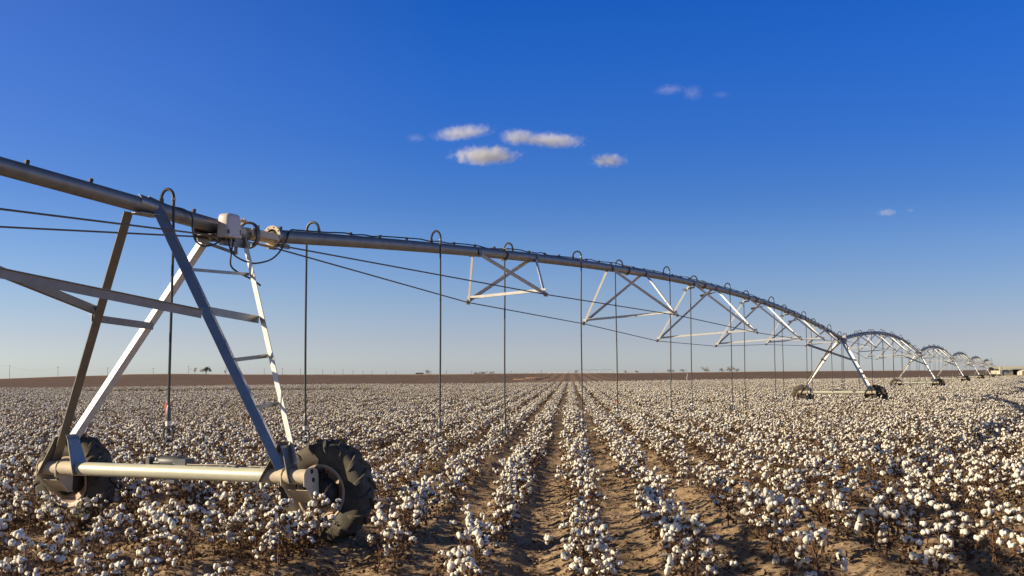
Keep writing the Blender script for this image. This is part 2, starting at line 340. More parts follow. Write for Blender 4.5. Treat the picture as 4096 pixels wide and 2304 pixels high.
def make_span(near, last=False):
    root = empty('irrigation_span')
    ns = 140 if near else 60
    ss = np.linspace(0.02, LE-0.12, ns)
    pts = np.stack([ss, ss*0, prof(ss)], -1)
    mb = MB().tube(pts, PR, 28 if near else 12)
    if not near:
        for s in np.arange(1.8, 46, 0.8): mb.cyl((s,0,prof(s)+PR-.01), (s,0,prof(s)+PR+.05), .02, 5)
    mp = part('main_pipe', mb, M['pipe'], root, 40)
    if near:
        plug = MB().cyl((0,0,-.01), (0,0,.016), .021, 10); plug.cyl((0,0,.016), (0,0,.040), .026, 6); pm = plug.mesh('outlet_plug', M['hub'], 30)
        ds = DROPS; outs = [0.14]
        for a, b in zip(ds[:-2], ds[1:-1]): outs += [a+(b-a)*f for f in (.25,.5,.75)]
        outs += [L-3.12, L-3.94, L-1.53, L-4.75]
        for s in outs:
            if s < LE-.3 and min(abs(s-d) for d in ds) > .2: put('outlet_plug', pm, mp, (s, 0, prof(s)+PR))
    # bolted pipe flanges
    fl = MB()
    fl.lathe([(-.022,PR-.004),(-.022,.118),(-.004,.118),(-.004,.121),(.004,.121),(.004,.118),(.022,.118),(.022,PR-.004)], (0,0,0), (1,0,0), 24 if near else 10)
    if near:
        for i in range(8):
            a = i*math.pi/4+.3; fl.cyl((-.034,.102*math.cos(a),.102*math.sin(a)), (.034,.102*math.cos(a),.102*math.sin(a)), .008, 6)
    flm = fl.mesh('flange', M['galv'], 35)
    for s in [0.0] + [L*k/7 for k in range(1, 7)]: put('flange', flm, mp, (s, 0, prof(s) if s else 0.0))
    # trusses
    for k in range(1, 7):
        s0 = L*k/7.0; PA = A(s0-1.15,0,prof(s0-1.15)); PB = A(s0+1.38,0,prof(s0+1.38))
        nl, nr = node(k,-1), node(k,1)
        if near: tr = empty('truss', (0,0,0), root); addp = lambda nm, m_, mt: part(nm, m_, mt, tr)
        else:
            big = MB()
        specs = []
        for (nd, sg) in ((nl, 1), (nr, -1)):
            for P in (PA, PB):
                top = P + A(0, sg*0.075, -0.02); d = nrm(nd-top); wd = .055
                side = A(0, sg, 0); other = A(1 if P is PA else -1, 0, 0)
                specs.append(('strut', top - d*0.06, nd + d*0.02, other, np.cross(d, other)*sg*(1 if P is PA else -1)))
        for (nm, a, b, fa, fb) in specs:       # lattice struts
            m = (MB() if near else big).vbar(a, b, fa, fb, .055, .05, .006)
            if near: addp(nm, m, M['galv_lit'])
        m = (MB() if near else big).vbar(nl+A(0,0,.03), nr+A(0,0,.03), (1,0,0), (0,0,1), .055, .05, .006)
        if near: addp('crossbar', m, M['galv_lit'])
        for nd in (nl, nr):
            m = (MB() if near else big)
            m.box(nd + A(0,0,-.03), (.12,.03,.07)); m.cyl(nd+A(.03,-.035,-.03), nd+A(.03,.035,-.03), .014, 6); m.cyl(nd+A(-.04,-.035,-.02), nd+A(-.04,.035,-.02), .014, 6)
            if near: addp('rod_clamp', m, M['galv_dull'])
        for P in (PA, PB):
            m = (MB() if near else big)
            for sg in (1,-1):
                c = P + A(0, sg*0.082, -0.01); m.prism([c+A(-.07,0,.05), c+A(.07,0,.05), c+A(.05,sg*.012,-.07), c+A(-.05,sg*.012,-.07)], (0, sg*.012, 0))
            if near: addp('pipe_bracket', m, M['rod'])
        if not near: put('truss', big.mesh('truss', M['galv_lit'], 30), root)
        if k in (3, 4, 5):        # long cross plates hung close under the pipe at the middle of the span
            m = MB(); c = PA if k != 5 else PA
            m.vbar(c+A(.1,.30,-.16), c+A(.1,-.05,-.10), (1,0,0), (0,0,-1), .05, .05, .006)
            m.prism([PB+A(-.1,.42,-.20), PB+A(-.1,-.08,-.13), PB+A(-.02,-.08,-.13), PB+A(.08,.42,-.26)], (0,0,.006))
            put('cross_plate', m.mesh('cross_plate', M['galv'], 30), root)
    # tension rods
    for sg in (-1, 1):
        P = [A(0.12, -sg*.10, -.125)] + [node(k, sg)+A(0,0,-.03) for k in range(1,7)] + [A(LE-.75, -sg*.10, prof(LE-.75)-.13)]
        part('tension_rod', MB().tube(P, .0105, 6), M['rod'], root)
    m = MB()
    for sg in (-1, 1):
        m.box(A(.10,-sg*.10,-.125), (.16,.035,.05)); m.cyl(A(.05,-sg*.10,-.14), A(.05,-sg*.10,-.08), .016, 6); m.cyl(A(.16,-sg*.125,-.125), A(.16,-sg*.075,-.125), .018, 6)
        e = A(LE-.75, -sg*.10, prof(LE-.75)-.13); m.box(e, (.16,.035,.05)); m.cyl(e+A(.05,0,-.03), e+A(.05,0,.05), .016, 6)
    m.box(A(.08,0,-.11), (.10,.26,.03)); m.box(A(LE-.72,0,prof(LE-.72)-.11), (.10,.26,.03))
    part('rod_anchor', m, M['galv_dull'], root)
    # power cable lying on the pipe
    cs = np.linspace(0.43, LE-.45, 420 if near else 120); r2 = np.random.default_rng(5)
    wob = np.interp(cs, np.linspace(0, L, 70), r2.normal(0, .028, 70)); lift = np.abs(np.interp(cs, np.linspace(0, L, 90), r2.normal(0, .018, 90)))
    yy = np.clip(wob, -.06, .06); far_ = np.clip((cs-37)/3, 0, 1); yy = yy*(1-far_) + .055*far_; lift = lift*(1-far_); zz = prof(cs) + np.sqrt(PR**2 - yy**2) + .011 + lift
    part('power_cable', MB().tube(np.stack([cs, yy, zz], -1), .0105, 6), M['rubber'], root)
    # drop hoses
    r3 = np.random.default_rng(11)
    for i, s in enumerate(DROPS):
        sg = -1 if i % 2 == 0 else 1          # v side: -1 = far side, +1 = side towards the camera
        if i == len(DROPS)-1: sg = 1
        z0 = prof(s) + PR; w = 0.165 + (.02 if i % 3 == 0 else 0); top = .145 + (0.03 if i % 4 == 1 else 0)
        g = empty('drop_hose', (0,0,0), root)
        zb = {0:-2.52, 14:-2.33}.get(i, -2.70 + r3.uniform(-.06,.06))
        yo = -sg*(w + .0); dx = r3.uniform(-.03, .03)
        arc = [A(s, 0, z0-.01), A(s, 0, z0+.045)]
        for a in np.linspace(0, math.pi, 11): arc.append(A(s, yo*(1-math.cos(a))/2, z0+.045 + (top-.045)*math.sin(a)*1.0))
        m = MB().tube(arc + [A(s, yo, z0-.03)], .0175, 9 if near else 6)
        m.cyl((s,0,z0-.01), (s,0,z0+.05), .026, 8)
        put('gooseneck', m.mesh('gooseneck', M['rubber'], 40), g)
        m = MB().cyl((s,yo,z0+.02), (s,yo,z0+.045), .023, 8); put('hose_clamp', m.mesh('hose_clamp', M['galv'], 40), g)
        zt = z0 - .02; n_ = 10; hh = []
        for q in range(n_):
            f = q/(n_-1); hh.append(A(s + dx*f + .006*math.sin(5*f+i), yo + .008*math.sin(4*f+i*2), zt + (zb+.30-zt)*f))
        part('hose', MB().tube(hh, .0145, 8 if near else 5), M['rubber'], g)
        e = hh[-1]
        m = MB().tube([e, e+A(0,0,-.02), e+A(0,0,-.03), e+A(0,0,-.15), e+A(0,0,-.17)], [.015,.018,.024,.026,.018], 10 if near else 6); sp_ = part('hose_weight', m, M['rod'], g)
        h = e + A(0,0,-.17)
        m = MB().cyl(h, h+A(0,0,-.05), .031, 10 if near else 6); part('collar', m, M['white'], g)
        m = MB(); c = h + A(0,0,-.135); ring = []
        for a in np.linspace(0, 2*math.pi, 17):
            cc, s_ = math.cos(a), math.sin(a); ring.append(c + A(0, .062*np.sign(cc)*abs(cc)**.6, .075*np.sign(s_)*abs(s_)**.7))
        m.tube(ring, .013, 6); m.cyl(c+A(0,0,.055), c+A(0,0,.02), .022, 8); m.cyl(c+A(0,0,-.06), c+A(0,0,-.085), .045, 10)
        spk = part('sprinkler_head', m, M['rubber'], g)
        if near:
            part('spray_plate', MB().lathe([(0,.006),(.004,.034),(.014,.030),(.016,.004)], c+A(0,0,-.02), (0,0,1), 10), M['blue'], spk)
            if i in (14, 4): part('red_tag', MB().prism([e+A(-.01,.02,.03), e+A(-.01,.045,.0), e+A(-.01,.035,-.11), e+A(-.01,.012,-.08)], (.004,0,0)), M['red'], g)
    # braces that run from the last truss to the next tower's legs
    H = 2.70
    xl = L - 1.7
    for sg, t in ((-1, .61), (1, .585)):
        a = node(6, -sg) + A(.02,0,.09 if sg > 0 else -.05)          # the two braces cross
        if sg < 0: foot, tp = A(xl-.02, 1.72, -H-.0+.08), A(xl-.88, .0+.09, -.03)
        else: foot, tp = A(xl-.02, -1.41, -H+.10), A(xl-.5, -.09, .06)
        b = foot + (tp-foot)*t; d = nrm(b-a); b = b + d*(-.13 if sg > 0 else .10)
        if sg > 0: m = MB().vbar(a, b, (0,0,-1), (0,-1,0), .095, .03, .007)
        else: m = MB().vbar(a, b, (0,0,1), (0,1,0), .085, .06, .007)
        part('tower_brace', m, M['galv_dull'], root)
    return root

def lug(R, W2, ang0, side, xc):
    """one raised bar of the tractor tread: from the middle of the tread out over the shoulder and down the sidewall"""
    P = []
    path = [(-.012, R, 0.0), (.05, R-.002, .055), (.095, R-.010, .11), (.128, R-.028, .16), (.148, R-.060, .20), (.150, R-.10, .215), (.142, R-.135, .215)]
    hgt =  [.030, .032, .032, .028, .018, .010, .0]
    wid = [.040, .040, .044, .048, .050, .040, .03]
    V = []
    for (x, r, a), h, w in zip(path, hgt, wid):
        da = w/2/R
        for (sa, rr, ex) in ((-da*1.25, r-.006, 0), (-da*.75, r, h), (da*.75, r, h), (da*1.25, r-.006, 0)):
            th = ang0 + a*1.15 + sa
            # push outwards: radially on the tread, sideways on the wall
            k = min(max((x-.10)/.05, 0), 1)
            radial = rr + ex*(1-k*.8); xx = x + ex*k*.9
            V.append(A(xc + side*xx, radial*math.cos(th), radial*math.sin(th)))
    F = []
    n = len(path)
    for i in range(n-1):
        for j in range(3): F.append((i*4+j, i*4+j+1, i*4+4+j+1, i*4+4+j))
    F.append((0,1,2,3)); F.append(((n-1)*4+3,(n-1)*4+2,(n-1)*4+1,(n-1)*4))
    if side < 0: F = [f[::-1] for f in F]
    return V, F
def make_wheel(parent, c, near, rot0=0.0):
    w = empty('wheel', c, parent)
    R = 0.530; k = 64 if near else 28
    prof_ = [(-.105,.285),(-.125,.300),(-.145,.37),(-.146,.44),(-.138,.485),(-.118,.512),(-.08,.524),(0,R),(.08,.524),(.118,.512),(.138,.485),(.146,.44),(.145,.37),(.125,.300),(.105,.285),(.1,.27),(-.1,.27)]
    m = MB().lathe(prof_, (0,0,0), (1,0,0), k, closed=True)
    nl_ = 16
    for i in range(nl_):
        a = rot0 + i*2*math.pi/nl_
        v, f = lug(R, .14, a, -1, 0); m.add(v, f)
        v, f = lug(R, .14, a + math.pi/nl_, 1, 0); m.add(v, f)
    put('tyre', m.mesh('tyre', M['tyre'], 38), w)
    rp = [(-0.128, 0.2993), (-0.134, 0.294), (-0.13, 0.2782), (-0.104, 0.2677), (-0.095, 0.2467), (-0.04, 0.2345), (0.02, 0.2293), (0.034, 0.2188), (0.04, 0.1225), (0.052, 0.105), (0.052, 0.0005), (0.06, 0.0005), (0.06, 0.105), (0.048, 0.2231), (0.095, 0.2494), (0.104, 0.2677), (0.13, 0.2782), (0.134, 0.294), (0.128, 0.2993)]
    m = MB().lathe(rp, (0,0,0), (1,0,0), k)
    if near:
        for i in range(8):
            a = i*math.pi/4; m.cyl((.022,.10*math.cos(a),.10*math.sin(a)), (.05,.10*math.cos(a),.10*math.sin(a)), .011, 6)
    put('rim', m.mesh('rim', M['rim'], 38), w)
    return w
def make_tower(near, H):
    root = empty('irrigation_tower'); hb = .725; top = hb + H
    yl, yr = 1.97, -1.64
    r = .077
    m = MB().tube([A(0,yl,hb), A(0,yr,hb)], r, 28 if near else 12)
    m.cyl((0,yl,hb), (0,yl+.004,hb), r*.96, 12)
    beam = part('base_beam', m, M['beam'], root, 40)
    part('beam_sleeve', MB().tube([A(0,yl+.012,hb), A(0,yl-.52,hb)], r+.003, 28 if near else 12), M['dust'], beam, 40)
    part('beam_sleeve', MB().tube([A(0,yr-.012,hb), A(0,yr+.46,hb)], r+.003, 28 if near else 12), M['dust'], beam, 40)
    # legs: y is to the left, -y to the right
    def D(deg): a = rad(deg); return A(-math.cos(a), -math.sin(a), 0)     # 0 = back along the machine (-x), 90 = to the right (-y)
    w = .095
    LNt, LNf = A(-.86,.07,top-.01), A(-.03,1.80,hb+.09); RFt, RFf = A(-.50,-.09,top+.10), A(-.08,-1.42,hb+.10)
    LSt, LSf = A(.50,.08,top-.12), A(.03,1.60,hb+.30);   RRt, RRf = A(.98,-.06,top-.14), A(.04,-1.44,hb+.12)
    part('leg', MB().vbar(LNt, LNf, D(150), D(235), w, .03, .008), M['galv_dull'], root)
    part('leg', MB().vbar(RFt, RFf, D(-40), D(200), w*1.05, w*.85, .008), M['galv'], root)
    part('leg', MB().vbar(LSt, LSf, D(-105), D(165), w*1.0, w*.95, .008), M['galv_lit'], root)  # rear legs take the paler steel, sunlight put into their colour
    part('leg', MB().vbar(RRt, RRf, D(60), D(150), w*1.05, .05, .008), M['galv_lit'], root)
    def on(a, b, t): return b + (a-b)*t            # t from the foot
    # ladder rungs on the right pair, the second from the top is a wide channel
    for tf, tr, wd in ((.755,.843,.035), (.605,.638,.085), (.409,.464,.04), (.229,.258,.04)):
        a = on(RFt, RFf, tf) + A(.03,.0,0); b = on(RRt, RRf, tr) + A(-.0,-.0,0)
        part('ladder_rung', MB().vbar(a, b, (0,0,-1), (0,1,0), wd, .03, .005), M['galv'], root)
    a, b = on(LNt, LNf, .60), on(LSt, LSf, .565)
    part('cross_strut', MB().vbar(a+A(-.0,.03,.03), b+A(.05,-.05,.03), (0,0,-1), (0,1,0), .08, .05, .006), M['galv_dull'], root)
    # saddle gussets that bolt the legs to the beam
    for (y0, y1, wd, ht) in ((1.92,1.73,.14,.30), (1.40,1.52,.13,.33), (-1.12,-1.33,.13,.30), (-1.50,-1.40,.12,.26)):
        m = MB(); P = [A(-wd-.0,y0,hb-.06), A(wd,y0,hb-.06), A(wd*.72,y1,hb+ht), A(-wd*.72,y1,hb+ht)]
        m.prism(P, (0,.007,0))
        lipy = .05 if y1 < y0 else -.05
        m.prism([P[3], P[2], P[2]+A(0,-lipy*.6,.06), P[3]+A(0,-lipy*.6,.06)], (0,.007,0))
        if near:
            for xx in (-.06,.06): m.cyl(P[3]*0+A(xx,y1-.012,hb+ht-.03), A(xx,y1+.02,hb+ht-.03), .012, 6)
        part('gusset', m, M['galv'] if y0 in (1.40,-1.50) else M['galv_dull'], root, 25)
    # gearboxes hung from the beam ends, wheels outboard of them
    for s, y0, wy in ((1, yl, 1.89), (-1, yr, -1.62)):
        g = empty('gearbox', (0,0,0), root)
        m = MB()
        pl = [(-.085,.03),(-.06,.075),(.0,.092),(.09,.092),(.16,.07),(.18,.02),(.19,-.14),(.18,-.285),(.12,-.285),(-.03,-.115),(-.085,-.09)]
        for yy in (y0 + s*.015, y0 - s*.27):
            m.prism([A(x, yy, hb+z) for x, z in pl], (0, s*.008, 0))
        m.prism([A(.0,y0+s*.01,hb-.135), A(.20,y0+s*.01,hb-.283), A(.20,y0-s*.27,hb-.283), A(.0,y0-s*.27,hb-.135)], (0,0,-.006))
        put('mounting_plate', m.mesh('mounting_plate', M['dust'], 25), g)
        if near:
            m = MB(); 
            for zz in (.045,-.045): m.cyl(A(.055+.03*(zz<0)-.0,y0+s*.0235,hb+zz+.01), A(.055+.03*(zz<0),y0+s*.0265,hb+zz+.01), .026, 14)
            put('plate_hole', m.mesh('plate_hole', M['hub'], 25), g)
        m = MB().lathe([(-.07,.02),(-.07,.11),(-.05,.145),(.0,.17),(.05,.17),(.07,.15),(.12,.14),(.13,.03)], (.27,wy-.03,.535), (1,0,0), 20)
        m.lathe([(-.18,.01),(-.18,.05),(.18,.05),(.18,.01)], (.29,wy,.60), (0,1,0), 12)
        m.box((.27,wy,.66), (.12,.14,.16)); m.cyl((.27,wy-.05,.76), (.27,wy+.05,.76), .035, 10)
        put('gear_case', m.mesh('gear_case', M['hub'], 35), g)
        make_wheel(root, (.42, wy, .535), near, .12 if s > 0 else .31)
    # drive motor on the beam, with its conduit
    mo = empty('drive_motor', (0,0,0), root)
    m = MB().lathe([(-.15,.02),(-.15,.055),(-.12,.068),(.10,.068),(.13,.058),(.14,.02)], (.13,.24,hb+.098), (0,1,0), 20)
    put('motor_body', m.mesh('motor_body', M['motor'], 35), mo)
    m = MB().box((.10,.02,hb+.10), (.16,.15,.085)).box((.08,.48,hb+.10), (.09,.05,.10)).cyl((.08,.48,hb+.09), (.08,.34,hb+.09), .022, 10).box((.02,.12,hb-.10), (.08,.12,.035))
    put('motor_gearbox', m.mesh('motor_gearbox', M['motor'], 35), mo)
    ys = np.linspace(.12, -1.28, 20); pts = [A(.035, y, hb+r+.010+.003*math.sin(y*9)) for y in ys] + [A(.02,-1.36,hb+.16)] + [on(RRt, RRf, t)+A(-.02,.02,0) for t in (.05,.1)]
    part('conduit', MB().tube(pts, .0085, 6), M['galv_dull'], root)
    # strap that carries the pipe on the front legs, short seats for the rear ones
    zt = top
    m = MB(); a = np.linspace(-60, 60, 12)
    ring_o = [A(0, -math.cos(rad(q))*(PR+.006), math.sin(rad(q))*(PR+.006)) for q in a]; ring_i = [A(0, -math.cos(rad(q))*(PR+.0005), math.sin(rad(q))*(PR+.0005)) for q in a]
    c0 = A(-.78, 0, zt+.105); c1 = A(-.42, 0, zt+.065); V = [p + c0 for p in ring_o] + [p + c1 for p in ring_o] + [p + c0 for p in ring_i] + [p + c1 for p in ring_i]; q = len(a)
    F = []
    for i in range(q-1): F += [(i, i+1, q+i+1, q+i), (2*q+i, 3*q+i, 3*q+i+1, 2*q+i+1), (i, 2*q+i, 2*q+i+1, i+1), (q+i, q+i+1, 3*q+i+1, 3*q+i)]
    m.add(V, F)
    m.prism([A(-.80,.10,zt-.02), A(-.80,-.10,zt-.02), A(-.40,-.12,zt-.02), A(-.40,.10,zt-.02)], (0,0,.006))
    part('pipe_saddle', m, M['galv'], root, 30)
    m = MB(); m.prism([A(.35,.14,zt-.12), A(.35,-.14,zt-.12), A(1.05,-.12,zt-.14), A(1.05,.12,zt-.14)], (0,0,-.007)); m.prism([A(.35,-.14,zt-.12),A(1.05,-.12,zt-.14),A(1.05,-.12,zt-.23),A(.45,-.14,zt-.24)], (0,-.007,0))
    m.prism([A(.30,.12,zt+.03), A(1.0,.12,zt-.0), A(1.0,.12,zt-.14), A(.35,.12,zt-.2)], (0,.007,0))
    m.vbar(A(.12,-.10,zt-.225), A(.80,-.10,zt-.31), (0,0,1), (0,1,0), .03, .03, .005); m.prism([A(.77,-.11,zt-.32), A(.83,-.11,zt-.315), A(.83,-.11,zt-.23), A(.77,-.11,zt-.23)], (0,.006,0))
    m.cyl(A(.08,-.12,zt-.205), A(.55,-.12,zt-.20), .008, 6)
    part('pipe_seat', m, M['galv_dull'], root, 30)
    # flexible coupling between the two spans: a hoop, two arms and the rubber boot
    cp = empty('pipe_coupling', (0,0,0), root)
    m = MB(); th = np.linspace(0, 2*math.pi, 41)[:-1]; ro, ri = .165, .145; V = []
    for x_, r_ in ((1.14,ro),(1.20,ro),(1.20,ri),(1.14,ri)): V += [A(x_, math.cos(t)*r_, zt-.045+math.sin(t)*r_) for t in th]
    F = []
    for i in range(40):
        j = (i+1) % 40
        for b_ in range(4): F.append((b_*40+i, b_*40+j, ((b_+1)%4)*40+j, ((b_+1)%4)*40+i))
    m.add(V, F); put('hoop', m.mesh('hoop', M['rod'], 30), cp)
    m = MB().lathe([(.80,.05),(.80,.084),(1.02,.086),(1.06,.075),(1.30,.075),(1.34,.068),(1.62,.070),(1.66,.084),(1.69,.086)], (0,0,zt-.03), (1,0,0), 24)
    put('boot', m.mesh('boot', M['dust'], 30), cp)
    m = MB()
    for sg in (1,-1):
        m.prism([A(1.10,sg*.105,zt-.06), A(1.66,sg*.10,zt-.065), A(1.66,sg*.10,zt+.01), A(1.10,sg*.105,zt+.03)], (0,sg*.01,0)); m.cyl(A(1.19,sg*.10,zt-.015), A(1.19,sg*.135,zt-.015), .018, 8)
    m.prism([A(.95,.07,zt+.115), A(.95,-.07,zt+.115), A(1.25,-.035,zt+.095), A(1.25,.035,zt+.095)], (0,0,.008)); m.cyl(A(1.10,0,zt+.10), A(1.10,0,zt+.15), .014, 6)
    m.prism([A(1.25,.05,zt-.12), A(1.25,-.05,zt-.12), A(1.7,-.05,zt-.14), A(1.7,.05,zt-.14)], (0,0,-.008))
    put('coupling_arm', m.mesh('coupling_arm', M['dust'], 30), cp)
    put('outlet_plug', MB().cyl((1.37,0,zt+.03), (1.37,0,zt+.10), .024, 8).mesh('outlet_plug', M['dust'], 30), cp)
    m = MB().lathe([(0,.084),(0,.128),(.016,.128),(.016,.084)], (1.655,0,zt), (1,0,0), 24)
    if near:
        for i in range(8):
            a_ = i*math.pi/4+.2; m.cyl((1.645,.108*math.cos(a_),zt+.108*math.sin(a_)), (1.69,.108*math.cos(a_),zt+.108*math.sin(a_)), .009, 6)
    put('coupling_flange', m.mesh('coupling_flange', M['dust'], 30), cp)
    # control box: a tall rounded cover over a base tray
    bx = empty('control_box', (0,0,0), root)
    m = MB(); nseg = 28; V = []
    levels = [(-.150,1.06),(-.145,1.07),(.01,.98),(.065,.95),(.090,.88),(.104,.74),(.111,.46),(.113,.05)]
    for z_, sc in levels:
        for i in range(nseg):
            t = 2*math.pi*i/nseg; c_, s_ = math.cos(t), math.sin(t)
            V.append(A(.53 + .132*sc*np.sign(c_)*abs(c_)**.42, -.215 + .085*sc*np.sign(s_)*abs(s_)**.42, zt + z_ + .01))
    F = []
    for l_ in range(len(levels)-1):
        for i in range(nseg): j = (i+1) % nseg; F.append((l_*nseg+i, l_*nseg+j, (l_+1)*nseg+j, (l_+1)*nseg+i))
    F.append(tuple(range(nseg-1,-1,-1))); F.append(tuple((len(levels)-1)*nseg+i for i in range(nseg)))
    m.add(V, F); put('cover', m.mesh('cover', M['box'], 50), bx)
    m = MB(); V = []
    for z_, sc in ((-.165,1.05),(-.146,1.13),(-.139,1.13),(-.139,1.0)):
        for i in range(nseg):
            t = 2*math.pi*i/nseg; c_, s_ = math.cos(t), math.sin(t)
            V.append(A(.53 + .132*sc*np.sign(c_)*abs(c_)**.42, -.215 + .085*sc*np.sign(s_)*abs(s_)**.42, zt + z_ + .01))
    F = [(l_*nseg+i, l_*nseg+(i+1)%nseg, (l_+1)*nseg+(i+1)%nseg, (l_+1)*nseg+i) for l_ in range(3) for i in range(nseg)] + [tuple(range(nseg-1,-1,-1))]
    m.add(V, F); put('tray', m.mesh('tray', M['box'], 40), bx)
    put('latch', MB().box((.40,-.305,zt-.10), (.02,.012,.045)).box((.62,-.300,zt-.09), (.008,.01,.06)).mesh('latch', M['hub'], 30), bx)
    def smooth(P, n=8):
        P = np.array(P); out = []
        for i in range(len(P)-1):
            p0 = P[max(i-1,0)]; p1 = P[i]; p2 = P[i+1]; p3 = P[min(i+2,len(P)-1)]
            for t in np.linspace(0, 1, n, endpoint=False): out.append(.5*((2*p1)+(-p0+p2)*t+(2*p0-5*p1+4*p2-p3)*t*t+(-p0+3*p1-3*p2+p3)*t**3))
        out.append(P[-1]); return out
    C1 = [(-.60,-.02,.175),(-.286,-.03,.12),(-.115,-.095,.095),(-.02,-.13,.03),(-.011,-.13,-.114),(.045,-.13,-.231),(.19,-.13,-.278),(.372,-.14,-.237),(.482,-.18,-.154)]
    C2 = [(.559,-.18,-.145),(.612,-.17,-.268),(.743,-.15,-.344),(.981,-.13,-.388),(1.185,-.12,-.387),(1.464,-.12,-.321),(1.65,-.12,-.211),(1.781,-.12,-.069),(1.869,-.10,.03),(1.975,-.06,.10),(2.129,-.02,.125)]
    C3 = [(.634,-.2,-.152),(.631,-.17,-.324),(.64,-.16,-.459),(.719,-.2,-.533),(.851,-.3,-.611),(.94,-.36,-.68)]
    for C_ in (C1, C2, C3):
        part('power_lead', MB().tube([p + A(0,0,zt) for p in smooth(C_)], .0105, 8 if near else 5), M['rubber'], bx, 60)
    put('cable_gland', MB().cyl((.559,-.19,zt-.16), (.559,-.19,zt-.19), .018, 8).cyl((.634,-.2,zt-.16), (.634,-.2,zt-.19), .018, 8).cyl((.482,-.19,zt-.16), (.482,-.19,zt-.19), .018, 8).mesh('cable_gland', M['hub'], 40), bx)
    return root

def place(root, P, Q, x_off=0):
    d = Q - P; yaw = math.atan2(d[1], d[0]); return yaw
span_near = make_span(True); span_far = make_span(False)
first_far = True
SPAN_LABEL = ['irrigation pipe span entering at the left edge of the photo above the nearest tower',
 'long arched irrigation span between the nearest tower and the second tower',
 'arched irrigation span between the second and third towers',
 'arched irrigation span between the third and fourth towers',
 'small distant irrigation span between the fourth and fifth towers',
 'small distant irrigation span between the fifth and sixth towers',
 'farthest irrigation span ending near the metal-roofed shed']
for i in range(7):
    P, Q = JN[i], JN[i+1]; d = Q-P; hl = math.hypot(d[0], d[1])
    if i == 0: o = span_near
    elif i in (1, 2): o = copy_tree(span_near)
    elif first_far: o = span_far; first_far = False
    else: o = copy_tree(span_far)
    o.location = P; o.rotation_euler = (0, -math.atan2(d[2], hl), math.atan2(d[1], d[0])); o.scale = (np.linalg.norm(d)/L, 1, 1)
    tag(o, SPAN_LABEL[i], 'irrigation span', 'pipe spans of the centre pivot irrigator')
tw1 = make_tower(True, 2.775); tw_mid = make_tower(True, 2.66); tw_far = make_tower(False, 2.66); farused = False
TOWER_LABEL = ['large nearest irrigation tower on two lugged tyres, with a pale control box on top',
 'second irrigation tower, at the end of the first long span, on a pale base beam',
 'third irrigation tower, its left wheel half hidden in the cotton',
 'fourth irrigation tower, small, with a dark right wheel above the cotton',
 'fifth irrigation tower, tiny, left of the dry brown bush',
 'sixth irrigation tower, tiny, rising behind the dry brown bush',
 'seventh and last irrigation tower, beside the metal-roofed shed']
for i in range(7):
    P, Q = JN[i], JN[i+1]; d = nrm((Q-P)*A(1,1,0)) if i < 6 or True else U
    if i == 0: o = tw1; H = 2.775
    else:
        H = 2.66
        if i == 1: o = tw_mid
        elif i == 2: o = copy_tree(tw_mid)
        elif not farused: o = tw_far; farused = True
        else: o = copy_tree(tw_far)
    J = JN[i+1]; o.location = J - d*1.7 + A(0,0,-H-.725); o.rotation_euler = (0, 0, math.atan2(d[1], d[0]))
    tag(o, TOWER_LABEL[i], 'irrigation tower', 'wheeled towers of the centre pivot irrigator')
# short overhang past the last tower, held up by a stay cable
ov = empty('end_boom', JN[7]); d = nrm((JN[7]-JN[6])*A(1,1,0)); ov.rotation_euler = (0, 0, math.atan2(d[1], d[0]))
tag(ov, 'thin end boom with stay cables past the last irrigation tower', 'end boom')
part('boom_pipe', MB().tube([A(0,0,0), A(6,0,.35), A(12,0,.2)], .06, 8), M['pipe'], ov)
part('mast', MB().tube([A(2.0,0,.05), A(2.0,0,1.6)], .03, 6), M['galv'], ov)
part('stay_cable', MB().tube([A(-12,0,1.0), A(2,0,1.6), A(11.5,0,.22)], .012, 4), M['rod'], ov)
